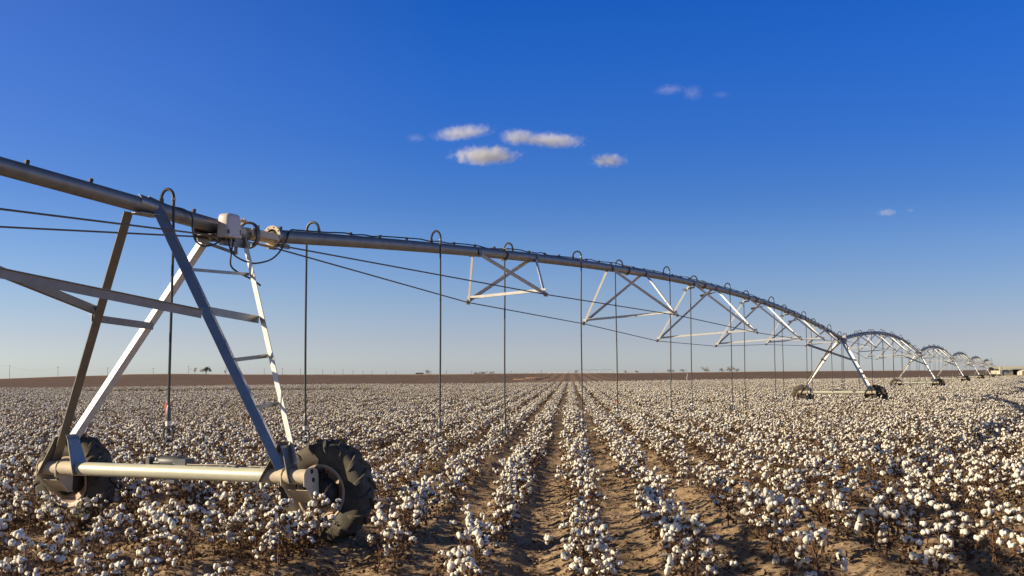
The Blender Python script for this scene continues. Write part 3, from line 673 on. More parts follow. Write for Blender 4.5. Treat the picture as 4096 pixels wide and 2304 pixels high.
#>>M
#<<C
# ------------------------------------------------------------------ cotton
def ico(sub):
    import bmesh
    bm = bmesh.new(); bmesh.ops.create_icosphere(bm, subdivisions=sub, radius=1.0)
    v = np.array([q.co[:] for q in bm.verts]); f = [tuple(x.index for x in q.verts) for q in bm.faces]; bm.free(); return v, f
ICO = {1: ico(1), 2: ico(2), 3: ico(3)}
def rot_rand(r):
    q = r.normal(size=4); q /= np.linalg.norm(q); w, x, y, z = q
    return np.array([[1-2*(y*y+z*z), 2*(x*y-z*w), 2*(x*z+y*w)], [2*(x*y+z*w), 1-2*(x*x+z*z), 2*(y*z-x*w)], [2*(x*z-y*w), 2*(y*z+x*w), 1-2*(x*x+y*y)]])
def add_boll(lint, leafm, c, r, sub, size, droop):
    iv, jf = ICO[sub]; nl = int(r.integers(3, 6)); R0 = rot_rand(r); base = A(0,0,-.010)*size
    opened = r.random()
    for i in range(nl):
        a = 2*math.pi*i/nl + r.uniform(-.3,.3); el = r.uniform(-.25,.75)
        off = A(math.cos(a)*math.cos(el), math.sin(a)*math.cos(el), math.sin(el)) * .0195 * size * r.uniform(.7,1.3)
        rr = .0195*size*r.uniform(.75,1.25)
        v = iv @ rot_rand(r).T
        ph = r.uniform(0, 6, 3)
        lump = 1 + .17*np.sin(v[:,0]*4.3+ph[0])*np.cos(v[:,1]*3.9+ph[1]) + (.09*np.sin(v[:,2]*9+ph[2])*np.cos(v[:,0]*7) if sub > 1 else 0)
        v = v * lump[:,None] * rr * A(1,1,r.uniform(.8,1.5))
        if droop: v[:,2] *= 1.35; off = off*A(.8,.8,1) + A(0,0,-.017*size*i)
        lint.add(v + c + off, jf)
    # brown burr cupping the lint
    nb = 5 if sub > 1 else 4
    ax = nrm(A(r.normal()*.5, r.normal()*.5, -1)); u_ = nrm(np.cross(ax, A(1,0,.2))); w_ = np.cross(ax, u_)
    for i in range(nb):
        a = 2*math.pi*i/nb + r.uniform(-.2,.2); d = u_*math.cos(a) + w_*math.sin(a); t = np.cross(ax, d)
        p0 = c + ax*.026*size; p1 = c + d*.030*size + ax*.016*size; p2 = c + d*.044*size*r.uniform(.8,1.25) - ax*.012*size*r.uniform(0,1.6)
        leafm.add([p0 - t*.006*size, p0 + t*.006*size, p1 + t*.014*size, p2, p1 - t*.014*size], [(0,1,2,4), (2,3,4)])
def add_leaf(leafm, c, r, size):
    a = r.uniform(0, 2*math.pi); d = A(math.cos(a), math.sin(a), r.uniform(-1.4,-.1)); d = nrm(d); t = nrm(np.cross(d, A(0,0,1)+r.normal(size=3)*.6)); n_ = np.cross(d, t)
    P = []
    for i, (s, w) in enumerate(((0,.12),(.35,.5),(.7,.42),(1.0,.08))):
        curl = math.sin(s*2.6)*.30*r.uniform(.4,1.4)
        for k in (-1, 0, 1): P.append(c + d*s*size + t*w*size*k*r.uniform(.6,1.0) + n_*(curl + (.30 if k else 0)*w*r.uniform(.2,1.3))*size)
    F = []
    for i in range(3):
        for k in range(2): F.append((i*3+k, i*3+k+1, i*3+3+k+1, i*3+3+k))
    leafm.add(P, F)
def make_plant(seed, sub, lod, bolls=None):
    r = np.random.default_rng(seed); st, li, lf = MB(), MB(), MB()
    h = r.uniform(.36, .52); k = {0:6, 1:4, 2:3}[lod]
    lean = r.normal(0, .05, 2); zz = np.linspace(0, 1, 6 if lod < 2 else 3)
    ms = [A(lean[0]*t*t + .012*math.sin(5*t+seed), lean[1]*t*t + .012*math.cos(4*t+seed), h*t) for t in zz]
    st.tube(ms, np.linspace(.0075, .0028, len(ms)), k, False)
    tips = []
    nb = int(r.integers(5, 10) if lod == 0 else (r.integers(5, 10) if lod == 1 else r.integers(3, 7))) ; a0 = r.uniform(0, 6.3)
    for i in range(nb):
        t = .30 + .64*i/nb; p = np.array([np.interp(t, zz, [q[j] for q in ms]) for j in range(3)])
        a = a0 + i*2.4 + r.uniform(-.4,.4); ln = r.uniform(.07,.22)*(1.30 - .6*t)*(1.22, 1.28, 1.25)[lod]; up = r.uniform(.35,1.1)
        d = nrm(A(math.cos(a), math.sin(a), up)); e = p + d*ln + A(0,0,-.02); mid = p + d*ln*.5 + r.normal(0,.008,3)
        if lod < 2: st.tube([p, mid, e], [.0036,.0028,.0018], 3 if lod else 4, False)
        else: st.tube([p, e], [.0036,.002], 3, False)
        tips.append((e, 1.0))
        if r.random() < .55: tips.append((mid + r.normal(0,.014,3), .92))
        if r.random() < .28: tips.append((e + r.normal(0,.028,3), .95))
    tips.append((ms[-1], .9))
    for _ in range((9, 7, 3)[lod]):       # bare twigs
        t = r.uniform(.15, 1.0); p = np.array([np.interp(t, zz, [q[j] for q in ms]) for j in range(3)]); a = r.uniform(0, 6.3)
        q1 = p + nrm(A(math.cos(a), math.sin(a), r.uniform(.3,2.2)))*r.uniform(.06,.20); st.tube([p, q1], [.0030 if lod < 2 else .004, .0015 if lod < 2 else .003], 3, False)
    if r.random() < .6: # bare whip of a top shoot
        st.tube([ms[-1], ms[-1] + A(r.normal(0,.03), r.normal(0,.03), r.uniform(.05,.14))], [.0026,.0012], 3, False)
    for (p, s) in tips:
        if p[2] < .07: continue
        q = r.random()
        if q < .10: 
            for _ in range(2): add_leaf(lf, p, r, .035)
            continue
        if bolls is not None: bolls.append(MB()); n0 = len(li.v); 
        v0, f0, c0 = len(li.v), len(li.f), li.n
        add_boll(li, lf, p, r, sub, s*r.uniform(.70,1.28)*(.96, .93, 1.04)[lod], q > .88)
        if bolls is not None:
            bolls[-1].add(np.concatenate(li.v[v0:]), [tuple(i-c0 for i in f) for f in li.f[f0:]])
    for i in range(int(r.integers(54, 84)) if lod == 0 else (60 if lod == 1 else 34)):
        t = r.uniform(.10,.85 if lod == 0 else 1.0); a = r.uniform(0,6.3); rr = r.uniform(.01,.17 if lod == 0 else .22)
        add_leaf(lf, A(math.cos(a)*rr, math.sin(a)*rr, h*t), r, r.uniform(.022,.050)*(1 if lod == 0 else (1.15 if lod == 1 else 1.7)))
    return st, li, lf
NV = 16
near_parts = []
for i in range(NV):
    bl = []; st, li, lf = make_plant(100+i, 2, 0, bl)
    near_parts.append((st.mesh('stem', M['stem'], 0), li.mesh('bolls', M['lint'], 0), lf.mesh('dry_leaves', M['leaf'], 0, False), [b.mesh('boll', M['lint'], 0) for b in bl]))
src = bpy.data.collections.new('cotton_sources')
def merged(seed, sub, lod, name):
    st, li, lf = make_plant(seed, sub, lod); mb = MB()
    for q, m_ in ((st,0),(li,1),(lf,2)):
        if q.v: mb.add(np.concatenate(q.v), q.f, m_)
    me = mb.mesh(name, [M['stem'], M['lint'], M['leaf']], 0); o = bpy.data.objects.new(name, me); src.objects.link(o); return o
NMID, NFAR = 14, 10
for i in range(NMID): merged(300+i, 2, 1, 'a_source_%02d' % i)
for i in range(NFAR): merged(400+i, 1, 2, 'b_source_%02d' % i)

# sites along the rows
r = np.random.default_rng(21)
sites = []
wheels_xy = [JN[1][:2]*1 - U[:2]*1.28 + N[:2]*1.55, JN[1][:2] - U[:2]*1.28 - N[:2]*2.02]
for k in range(-170, 190):
    y = 8.6
    while y < 292:
        x0 = ROW_X + ROW_SLOPE*y + k*ROW_S
        lim = 0.445*y + (2.6 if y < 40 else 6)
        step = r.uniform(.15,.36) if y < 120 else r.uniform(.20,.40)
        if abs(x0) > lim: y += max(step, (abs(x0)-lim)/0.6 if y < 200 else step); 
        if abs(x0) > 0.445*y + 8:
            y += 0.5
            if y > 292: break
            continue
        x = x0 + r.normal(0, .088); y += step
        if y > cotton_edge(x, y): 
            if y > 290: break
            continue
        n_ = float(vnoise(np.array([x*.35+40]), np.array([y*.22+9]))[0]); n2 = float(vnoise(np.array([x*1.3]), np.array([y*.9+50]))[0])
        n3 = float(vnoise(np.array([x*.09+70]), np.array([y*.045+31]))[0])
        keep = .90 + .6*min(n_+.12, 0) + .9*min(n3+.12, 0) + .5*min(n2+.2, 0)
        keep -= .19*max(0, min(1, (20-y)/7))
        if x > 1.2: keep -= .16*max(0, min(1, (30-y)/10))
        if y < 16 and x < -.6: keep -= .12              # thin stand beside the tower
        if r.random() > keep: continue
        # keep the wheel paths of the near tower clear
        rel = np.array([x,y]) - (JN[1][:2] - U[:2]*1.28); al = rel @ U[:2]; la = rel @ N[:2]
        if abs(al) < .24 and (0.95 < la < 2.25 or -2.55 < la < -1.25): continue
        s = r.uniform(.82,1.18)*(1 + .22*n_ + .30*n3)*(.90 if y > 34 else 1) * (1.0 if x > 0 else .95)
        sites.append((x, y, s))
# stragglers crowding the near side of the two tyres
for al, la in ((-.42,1.02),(-.50,1.30),(-.40,1.55),(-.62,1.10),(-.75,1.45),(-.55,1.80),(-.38,.72),(-.45,-2.35),(-.5,-2.0),(-.42,-1.7),(-.7,-2.2),(-.8,-1.8),(-.9,1.7),(-1.0,1.25)):
    p = JN[1][:2] - U[:2]*1.28 + U[:2]*al + N[:2]*la; sites.append((p[0], p[1], r.uniform(.85,1.05)))
sites = np.array(sites)
# a strip of thin, weedy cotton near the far left edge
keep = np.ones(len(sites), bool)
pxs = 2048 + 4684*sites[:,0]/sites[:,1]
weedy = (sites[:,1] > 112) & (sites[:,1] < 127) & (pxs > 330) & (pxs < 1500)
keep &= ~(weedy & (r.random(len(sites)) < .9))
sites = sites[keep]; pxs = pxs[keep]
zs = soil_h(sites[:,0], sites[:,1])
zs = np.where(sites[:,1] > 60, ground_h(sites[:,0], sites[:,1]), zs) - .01
# the three hundred that show largest stand as plants of their own
order = np.argsort(sites[:,1] + 0*sites[:,0]); inview = [i for i in order if -40 < pxs[i] < 4140 and (CAMZ-.45-zs[i])*4684/sites[i,1] < 2304-1494+10]
own = set(inview[:300])
ROWN = {-3: ('cotton plant with open white bolls in the row the nearest right tyre stands in', 'cotton in the row under the nearest right tyre')}
ORD = ['first','second','third','fourth','fifth','sixth','seventh','eighth','ninth']
def row_label(k):
    if k in ROWN: return ROWN[k]
    if k > -3: n = ORD[min(k+2, 8)]; return ('open white cotton plant in the %s row to the right of the nearest tyre' % n, 'cotton plants in the %s row right of the nearest tyre' % n)
    n = ORD[min(-4-k, 8)]; return ('open white cotton plant in the %s row left of the nearest right tyre' % n, 'cotton plants in the %s row left of the nearest right tyre' % n)
for rank, i in enumerate(sorted(own, key=lambda q: sites[q,1])):
    x, y, s = sites[i]; v = int(r.integers(NV)); k = int(round(float(row_phase(x, y))))
    e = empty('cotton_plant', (x, y, zs[i])); e.rotation_euler = (r.normal(0,.07), r.normal(0,.07), r.uniform(0,6.28)); e.scale = (s*1.04, s*1.04, s)
    sm, bm_, lm_, bl = near_parts[v]; put('stem', sm, e); put('dry_leaves', lm_, e)
    if rank < 110:
        for b_ in bl: put('boll', b_, e)
    else: put('bolls', bm_, e)
    lb, gp = row_label(k); tag(e, lb, 'cotton plant', gp)
rest = np.array([i for i in range(len(sites)) if i not in own])
P = np.stack([sites[rest,0], sites[rest,1], zs[rest]], -1); nR = len(rest)
me = bpy.data.meshes.new('cotton_field'); me.from_pydata(P.tolist(), [], [])
def attr(n, t, vals, fld):
    a = me.attributes.new(n, t, 'POINT'); a.data.foreach_set(fld, np.asarray(vals).ravel())
attr('rot', 'FLOAT_VECTOR', np.stack([r.normal(0,.07,nR), r.normal(0,.07,nR), r.uniform(0,6.28,nR)], -1).astype(np.float32), 'vector')
scl = sites[rest,2]; attr('scl', 'FLOAT_VECTOR', np.stack([scl*1.04, scl*1.04, scl], -1).astype(np.float32), 'vector')
idx = np.where(P[:,1] < 60, r.integers(0, NMID, nR), NMID + r.integers(0, NFAR, nR)); attr('idx', 'INT', idx.astype(np.int32), 'value')
fo = put('cotton_field', me); tag(fo, 'wide field of open white cotton running back to the ploughed land', 'cotton crop', None, 'stuff')
ng = bpy.data.node_groups.new('cotton_scatter', 'GeometryNodeTree')
ng.interface.new_socket('Geometry', in_out='INPUT', socket_type='NodeSocketGeometry'); ng.interface.new_socket('Geometry', in_out='OUTPUT', socket_type='NodeSocketGeometry')
gi = ng.nodes.new('NodeGroupInput'); go = ng.nodes.new('NodeGroupOutput'); iop = ng.nodes.new('GeometryNodeInstanceOnPoints'); ci = ng.nodes.new('GeometryNodeCollectionInfo')
ci.inputs['Collection'].default_value = src; ci.inputs['Separate Children'].default_value = True; ci.inputs['Reset Children'].default_value = True
def nattr(n, t):
    q = ng.nodes.new('GeometryNodeInputNamedAttribute'); q.data_type = t; q.inputs['Name'].default_value = n; return q.outputs['Attribute']
ng.links.new(gi.outputs[0], iop.inputs['Points']); ng.links.new(ci.outputs[0], iop.inputs['Instance']); iop.inputs['Pick Instance'].default_value = True
ng.links.new(nattr('idx','INT'), iop.inputs['Instance Index']); ng.links.new(nattr('rot','FLOAT_VECTOR'), iop.inputs['Rotation']); ng.links.new(nattr('scl','FLOAT_VECTOR'), iop.inputs['Scale'])
ng.links.new(iop.outputs[0], go.inputs[0])
md = fo.modifiers.new('scatter', 'NODES'); md.node_group = ng
print('SITES', len(sites), 'own', len(own), 'last own y', max(sites[i,1] for i in own))

# dead leaves and trash on the soil between the rows
mb = MB(); nl = 0
while nl < 17000:
    y = 8.5 + 24*r.random()**1.6; x = r.uniform(-.46,.46)*y
    p = abs(((float(row_phase(x, y)) + .5) % 1) - .5)      # 0 on a row, .5 between rows
    d = float(fbm(np.array([x*.9+3]), np.array([y*.7]), 3)[0])
    if r.random() > (.25 + 1.1*max(d+.12, 0) + (.35 if x < -.5 and y < 15 else 0)) * (.8 if p < .25 else 1.0): continue
    z = float(soil_h(np.array([x]), np.array([y]))[0]); sz = r.uniform(.012,.034); a = r.uniform(0, 6.3)
    c = A(x, y, z + .006); u_ = A(math.cos(a), math.sin(a), r.uniform(-.3,.5))*sz; w_ = A(-math.sin(a), math.cos(a), r.uniform(-.3,.6))*sz*r.uniform(.3,.8)
    mb.add([c-u_, c+w_*.9+A(0,0,sz*.5), c+u_+A(0,0,sz*.3*r.random()), c-w_+A(0,0,sz*.6*r.random())], [(0,1,2),(0,2,3)]); nl += 1
tag(put('leaf_litter', mb.mesh('leaf_litter', M['leaf'], 0, False)), 'dead brown leaves and crop trash lying on the soil', 'leaf litter', None, 'stuff')
# broken stalks
mb = MB()
for _ in range(1500):
    y = 8.5 + 16*r.random()**1.5; x = r.uniform(-.46,.46)*y; z = float(soil_h(np.array([x]), np.array([y]))[0]); a = r.uniform(0, 6.3); ln = r.uniform(.03,.13)
    d = A(math.cos(a), math.sin(a), r.uniform(-.15,.35))*ln; p = A(x, y, z+.008); mb.tube([p, p+d], [.003,.002], 3, False)
tag(put('stalk_litter', mb.mesh('stalk_litter', M['stem'], 0)), 'broken cotton stalks lying on the soil', 'stalk litter', None, 'stuff')
# clods
mb = MB(); iv, jf = ICO[1]
for _ in range(2600):
    y = 8.5 + 15*r.random()**1.4; x = r.uniform(-.46,.46)*y; z = float(soil_h(np.array([x]), np.array([y]))[0]); s = r.uniform(.006,.022)*(1.8 if r.random() < .06 else 1)
    mb.add(iv @ rot_rand(r).T * A(s, s*r.uniform(.7,1.2), s*.7) * (1+.2*r.normal(size=(len(iv),1))) + A(x,y,z+s*.2), jf)
tag(put('soil_clods', mb.mesh('soil_clods', M['soil'], 0)), 'small clods of dry brown soil between the rows', 'soil clods', None, 'stuff')
#>>C
#<<F
# ------------------------------------------------------------------ things beyond the cotton
def at(px, D, z=None):
    x = (px-2048)/4684.0*D; g = float(ground_h(np.array([x]), np.array([D]))[0]); return A(x, D, g if z is None else z)
def lvl(px): return 1494 - .0045*(px-2048)
# utility poles along the far road: (photo column, top row, base row)
def pole(px, ytop, ybot, kind, label, group=True):
    h = 9.0; D = h*4684/(ybot-ytop); zt = CAMZ + (lvl(px)-ytop)/4684*D; x = (px-2048)/4684*D
    o = empty('utility_pole', (x, D, zt-h)); g = .11*max(D/850, 1)
    part('pole_shaft', MB().tube([A(0,0,-3), A(0,0,h)], [g*1.25, g*.8], 6), M['wood'], o)
    if kind: part('crossarm', MB().box((0,0,h-.75), (2.3,.14*max(D/850,1),.16*max(D/850,1))), M['wood'], o)
    tag(o, label, 'utility pole', 'utility poles along the horizon')
    return A(x, D, zt)
PL = [(42,1459,1511,0,'tallest utility pole, at the left edge of the horizon'),(235,1465,1505,1,'utility pole left of the nearest tower, second from the left edge'),
      (433,1469,1500.5,1,'utility pole between the two left legs of the nearest tower'),(615,1472,1495,1,'utility pole just left of the drop hose under the nearest tower'),
      (756,1464,1494,1,'utility pole left of the two small trees'),(823,1469,1494,1,'utility pole rising behind the round dark tree'),(906,1470,1496,1,'utility pole right of the round dark tree'),
      (1058,1471,1497,0,'utility pole seen through the ladder of the nearest tower'),(1131,1471,1497,1,'utility pole just right of the ladder of the nearest tower'),(1203,1475,1497,1,'thin utility pole left of the second drop hose')]
tops = [pole(*a) for a in PL]
for a in ((1291,1480,1496),(1339,1484,1496),(1372,1477,1496),(1412,1482,1496),(1452,1484,1496),(1488,1484,1496),(1545,1486,1496),(1582,1486,1496),(1723,1484,1496),(1785,1482,1496),(1885,1484,1496),(2043,1484,1495),(2164,1480,1493),(2274,1484,1492.5),(2500,1481,1491.5),(2613,1481,1491),(2875,1477,1489)):
    pole(a[0], a[1], a[2]+2, 1, 'tiny grey utility pole on the far horizon between the nearest wheel and the second tower')
def wire(a, b, sag, nm):
    t = np.linspace(0, 1, 14)[:,None]; P = a*(1-t) + b*t; P[:,2] -= sag*4*(t*(1-t))[:,0]
    o = put('power_line', MB().tube(P, .022, 4).mesh('power_line', M['wood'], 0)); tag(o, nm, 'power line')
wire(tops[0]+A(0,0,-.6), tops[0]+A(-90,-160,-2.0), 1.5, 'thin power line leaving the tallest pole towards the left edge')
wire(tops[0]+A(0,0,-.9), tops[1]+A(0,0,-.7), 3.0, 'thin power line sagging between the two leftmost poles')
wire(tops[1]+A(0,0,-.7), tops[2]+A(0,0,-.7), 3.0, 'thin power line sagging between the second and third poles')
wire(tops[2]+A(0,0,-.7), tops[3]+A(0,0,-.7), 4.0, 'thin power line sagging between the third and fourth poles')

M['leaf_dark'] = material('dark_foliage', (0.13,0.13,0.075), 0.8, 0, nscale=1.5, col2=(0.07,0.075,0.05))
M['leaf_dry'] = material('dry_brush', (0.24,0.19,0.10), 0.9, 0, nscale=2.0, col2=(0.12,0.09,0.05))
M['bark'] = material('bark', (0.09,0.07,0.05), 0.9)
def tree(px, D, w, h, seed, label, mat='leaf_dark', n=900, trunk=.25, cat='tree', group=None, name='tree', zoff=0, fl=.5):
    r = np.random.default_rng(seed); b = at(px, D); b[2] += zoff; o = empty(name, b); w *= .62 if px < 3900 else 1; n = int(n*(.6 if px < 3900 else 1))
    tm = MB().tube([A(0,0,-.5), A(.05*w,0,h*.35), A(-.04*w,0,h*.7)], [w*.035, w*.025, w*.012], 6)
    cl = [(r.normal(0,.22)*w, r.normal(0,.22)*w, h*(trunk + (1-trunk)*r.uniform(.25,.8)), r.uniform(.16,.30)*w) for _ in range(9)]
    for c in cl[:6]: tm.tube([A(0,0,h*.25), A(*c[:3])], [w*.018, w*.006], 4)
    part('trunk', tm, M['bark'], o)
    mb = MB()
    for _ in range(n):
        c = cl[int(r.integers(len(cl)))]; v = nrm(r.normal(size=3))*c[3]*r.uniform(.45,1.1)*A(1,1,.75); p = A(*c[:3]) + v
        p[2] = max(p[2], h*trunk*.5); s = fl*r.uniform(.5,1.2)*w*.09; R_ = rot_rand(r)
        mb.add((np.array([[-1,-.4,0],[1,-.3,.2],[.8,.5,0],[-.7,.6,-.2]])*s) @ R_.T + p, [(0,1,2,3)])
    put('crown', mb.mesh('crown', M[mat], 0, False), o)
    tag(o, label, cat, group); return o
tree(781, 640, 5.0, 3.8, 1, 'small sparse bare tree left of the round dark tree on the horizon', 'leaf_dry', 350, .2)
tree(826, 620, 7.6, 4.2, 2, 'round dark tree on the horizon behind the nearest tower', 'leaf_dark', 1300, .16)
tree(902, 640, 4.4, 3.0, 3, 'low bare shrub on the horizon beside a utility pole', 'leaf_dry', 220, .1, 'shrub', None, 'shrub')
tree(1712, 1000, 7.0, 5.0, 4, 'dark tree beside the far farmhouse', 'leaf_dark', 500, .1)
for i, (px, w, lb) in enumerate(((1905,10,'leftmost of three dark tree clumps right of the farmhouse'),(1932,11,'middle of three dark tree clumps right of the farmhouse'),(1965,9,'rightmost of three dark tree clumps right of the farmhouse'))):
    tree(px, 1100, w, 3.8, 20+i, lb, 'leaf_dark', 400, .05, 'tree clump', None, 'tree')
SH = [(2545,4,'leaf_dark','single dark shrub on the horizon right of the tan furrows'),(2675,5,'leaf_dark','dark shrub, left of a pair, on the horizon behind a drop hose'),(2690,4,'leaf_dry','dry shrub, right of a pair, on the horizon behind a drop hose'),(2730,5,'leaf_dark','low dark shrub above the small white field post'),
      (2818,8,'leaf_dry','wide dry brush clump on the horizon, left of the taller dark bush'),(2885,5.5,'leaf_dark','taller dark bush on the horizon beside a pole'),(2916,9,'leaf_dry','largest pale brush clump on the horizon'),(2945,5,'leaf_dry','low pale brush right of the largest clump'),(2500,4,'leaf_dry','low dry shrub left of the single dark shrub'),(2300,4.5,'leaf_dry','low dry shrub above the tan furrows')]
for i, (px, w, mt, lb) in enumerate(SH):
    tree(px, 660, w, w*.36 if mt == 'leaf_dry' else w*.42, 40+i, lb, mt, 320, .03, 'shrub', 'shrubs on the far field edge', 'shrub')
# far farmhouse
M['fwall'] = material('far_wall', (0.16,0.15,0.14), 0.9); M['froof'] = material('far_roof', (0.10,0.095,0.09), 0.8)
b = at(1678, 1050); fh = empty('farmhouse', b)
part('wall', MB().box((0,0,.3), (6.4,5,3.0)), M['fwall'], fh); part('roof', MB().prism([A(-3.6,-3,1.8), A(3.6,-3,1.8), A(3.2,0,2.5), A(-3.2,0,2.5)], (0,.2,.2)).prism([A(-3.2,0,2.5),A(3.2,0,2.5),A(3.6,3,1.8),A(-3.6,3,1.8)], (0,.2,.2)), M['froof'], fh)
tag(fh, 'small dark farmhouse on the horizon left of a dark tree', 'house')
# pale cotton modules standing on the horizon
M['tarp'] = material('white_module_wrap', (0.75,0.74,0.70), 0.6, namt=.05)
for px in (2118,2140,2196,2217,2238,2260,2378,2462,2484):
    D = 1500; x = (px-2048)/4684*D; z = CAMZ + (lvl(px)-1491.5+.0)/4684*D - .4
    o = put('cotton_module', MB().tube([A(-1.1,0,0), A(1.1,0,0)], 1.15, 12).mesh('cotton_module', M['tarp'], 40), None, (x, D, z)); tag(o, 'white wrapped cotton module, a bright dot on the horizon above the tan furrows', 'cotton module', 'white cotton modules on the horizon')
# another centre pivot far away
D = 1600; x0 = (2300-2048)/4684*D; zb = CAMZ + (lvl(2340)-1491)/4684*D
fp = empty('distant_irrigator', (x0, D, zb)); mb = MB(); lg = MB()
for i in range(3):
    xs = np.linspace(0, 17, 12); mb.tube(np.stack([i*17+xs, xs*0, 3.2 + 4*1.3*xs/17*(1-xs/17)], -1), .13, 5)
    lg.tube([A(i*17+16.4,0,3.1), A(i*17+15.0,0,0)], .09, 4).tube([A(i*17+16.8,0,3.1), A(i*17+18.4,0,0)], .09, 4)
part('arched_pipe', mb, M['galv_dull'], fp); part('tower_legs', lg, M['galv_dull'], fp); tag(fp, 'tiny pale irrigation machine far off on the horizon above the tan furrows', 'irrigation machine')
# small white post at the cotton's edge
p = at(2746, 205); o = empty('marker_post', p); part('post', MB().box((0,0,.75), (.10,.10,1.5)), M['white'], o); part('meter_box', MB().box((-.12,-.03,.75), (.16,.14,.5)), M['white'], o)
tag(o, 'small white post with a box at the edge of the cotton', 'post')
# weedy growth in the gap in the far left cotton and reddish mounds at the field's edge
r = np.random.default_rng(5); mb = MB()
for _ in range(5200):
    px = r.uniform(330, 1500); y = r.uniform(112, 128); x = (px-2048)/4684*y; z = float(ground_h(np.array([x]), np.array([y]))[0]); h = r.uniform(.12,.42); s = r.uniform(.05,.14)
    a = r.uniform(0,6.3); mb.add([A(x-s*math.cos(a), y-s*math.sin(a), z), A(x+s*math.cos(a), y+s*math.sin(a), z), A(x+r.normal(0,.08), y, z+h)], [(0,1,2)])
M['weed'] = material('weeds', (0.17,0.14,0.075), 0.9, nscale=.4, col2=(0.07,0.065,0.035))
tag(put('weeds', mb.mesh('weeds', M['weed'], 0, False)), 'dark weedy strip across the far left of the cotton', 'weeds', None, 'stuff')
M['redsoil'] = material('red_soil', (0.27,0.155,0.10), 0.95, nscale=.3, col2=(0.18,0.11,0.075), bump=.3, bscale=2)
for i, (px, D, w, lb) in enumerate(((2110,330,4.5,'larger reddish soil mound at the edge of the ploughed field'),(2150,380,4,'smaller reddish soil mound at the edge of the ploughed field'))):
    iv, jf = ICO[2]; v = iv * A(w, w*.8, .38) * (1 + .25*np.sin(iv[:,[0]]*7+i)*np.cos(iv[:,[1]]*5))
    o = put('soil_mound', MB().add(v, jf).mesh('soil_mound', M['redsoil'], 0), None, at(px, D)); tag(o, lb, 'soil mound')

# ---------------- the metal-roofed shed on the right, and the arched trailer in front of its bay
M['tin'] = material('corrugated_roof', (0.44,0.42,0.33), 0.6, 0.2, nscale=1.0, col2=(0.30,0.28,0.22))
M['board'] = material('weathered_green_boards', (0.50,0.49,0.36), 0.9, nscale=1.2, col2=(0.36,0.36,0.27), stretch=(.3,1,6))
M['boardl'] = material('pale_boards', (0.56,0.52,0.41), 0.9, nscale=1.2, col2=(0.42,0.38,0.31), stretch=(1,1,.3))
M['rust'] = material('rusty_red_wall', (0.13,0.06,0.045), 0.9, nscale=.8)
M['beige'] = material('beige_arched_panel', (0.62,0.50,0.32), 0.8, nscale=1.5, namt=.12)
M['louvre'] = material('brown_louvre', (0.34,0.16,0.08), 0.8, namt=.3)
DB = 300.0; mpp = DB/4684.0
def bx(px): return (px-2048)*mpp
def bz(py, px=4000): return CAMZ + (lvl(px)-py)*mpp
shed = empty('metal_roofed_shed', (bx(3975), DB, bz(1509)))
ox, oz = bx(3975), bz(1509)
def P(px, py, dy=0): return A(bx(px)-ox, dy, bz(py)-oz)
roof_r = MB(); 
# main roof: corrugated, sloping down towards the viewer
def corrugated(mb, a, b, c, d, n, amp=.05):
    V = []
    for i in range(n+1):
        t = i/n; up = A(0,0,amp*(1 if i % 2 else -1)); V += [a*(1-t)+b*t+up, d*(1-t)+c*t+up]
    F = [(2*i, 2*i+2, 2*i+3, 2*i+1) for i in range(n)]; mb.add(V, F)
corrugated(roof_r, P(3980,1476,-.4), P(4215,1475,-.4), P(4215,1464.5,4.5), P(3980,1465.5,4.5), 76)
put('roof', roof_r.mesh('roof', M['tin'], 0, False), shed)
lr = MB(); corrugated(lr, P(3974,1481.5,-3.2), P(4026,1480,-3.2), P(4020,1475,-.5), P(3976,1466.5,1.5), 20, .04); put('lean_to_roof', lr.mesh('lean_to_roof', M['tin'], 0, False), shed)
part('fascia', MB().prism([P(4026,1476.2,-.42), P(4215,1475.2,-.42), P(4215,1478,-.42), P(4026,1479,-.42)], (0,.1,0)), M['boardl'], shed)
part('back_wall', MB().prism([P(3977,1468,4.4), P(4215,1466,4.4), P(4215,1512,4.4), P(3977,1512,4.4)], (0,.15,0)), M['rust'], shed)
part('side_wall', MB().prism([P(4025,1480,-.2), P(4028,1480,-.2), P(4028,1512,-.2), P(4025,1512,-.2)], (0,4.4,0)), M['rust'], shed)
part('front_wall', MB().prism([P(3982,1482.5,-3), P(4025,1481,-3), P(4025,1512,-3), P(3982,1512,-3)], (0,.12,0)).prism([P(3982,1482.5,-2.88), P(3982,1512,-2.88), P(3982.8,1512,-2.88), P(3982.8,1482,-2.88)], (0,7,0)), M['board'], shed)
part('corner_post', MB().prism([P(3973,1468,-3.1), P(3981,1468,-3.1), P(3981,1512,-3.1), P(3973,1512,-3.1)], (0,.3,0)), M['boardl'], shed)
part('roof_edge', MB().prism([P(3974,1466,-3.3), P(3978,1466,-3.3), P(3984,1483,-3.3), P(3980,1483,-3.3)], (0,.2,0)), M['boardl'], shed)
for px in (4100, 4150, 4200): part('bay_post', MB().box(P(px,1494,-.2), (.15,.15,2.4)), M['boardl'], shed)
tag(shed, 'low weathered shed with a corrugated metal roof at the right edge', 'shed')
tr = empty('arched_trailer', (bx(4040), DB-6, bz(1508))); ox, oz = bx(4040), bz(1508)
S_ = (DB-6)/DB
def arch(x0, x1, ytop, ysh, yb, y, th, mb):
    pts = [P(x0,yb), P(x0,ysh)]; 
    for t in np.linspace(0, 1, 13)[1:-1]: pts.append(P(x0+(x1-x0)*t, ysh - (ysh-ytop)*math.sin(math.pi*t)**.8))
    pts += [P(x1,ysh), P(x1,yb)]; mb.prism([p + A(0,y,0) for p in pts], (0,th,0)); return mb
part('end_panel', arch(4040, 4106, 1476.5, 1487, 1506, 0, .12, MB()), M['beige'], tr)
part('hull', arch(4042, 4104, 1478, 1488, 1505, .12, 3.0, MB()), M['boardl'], tr)
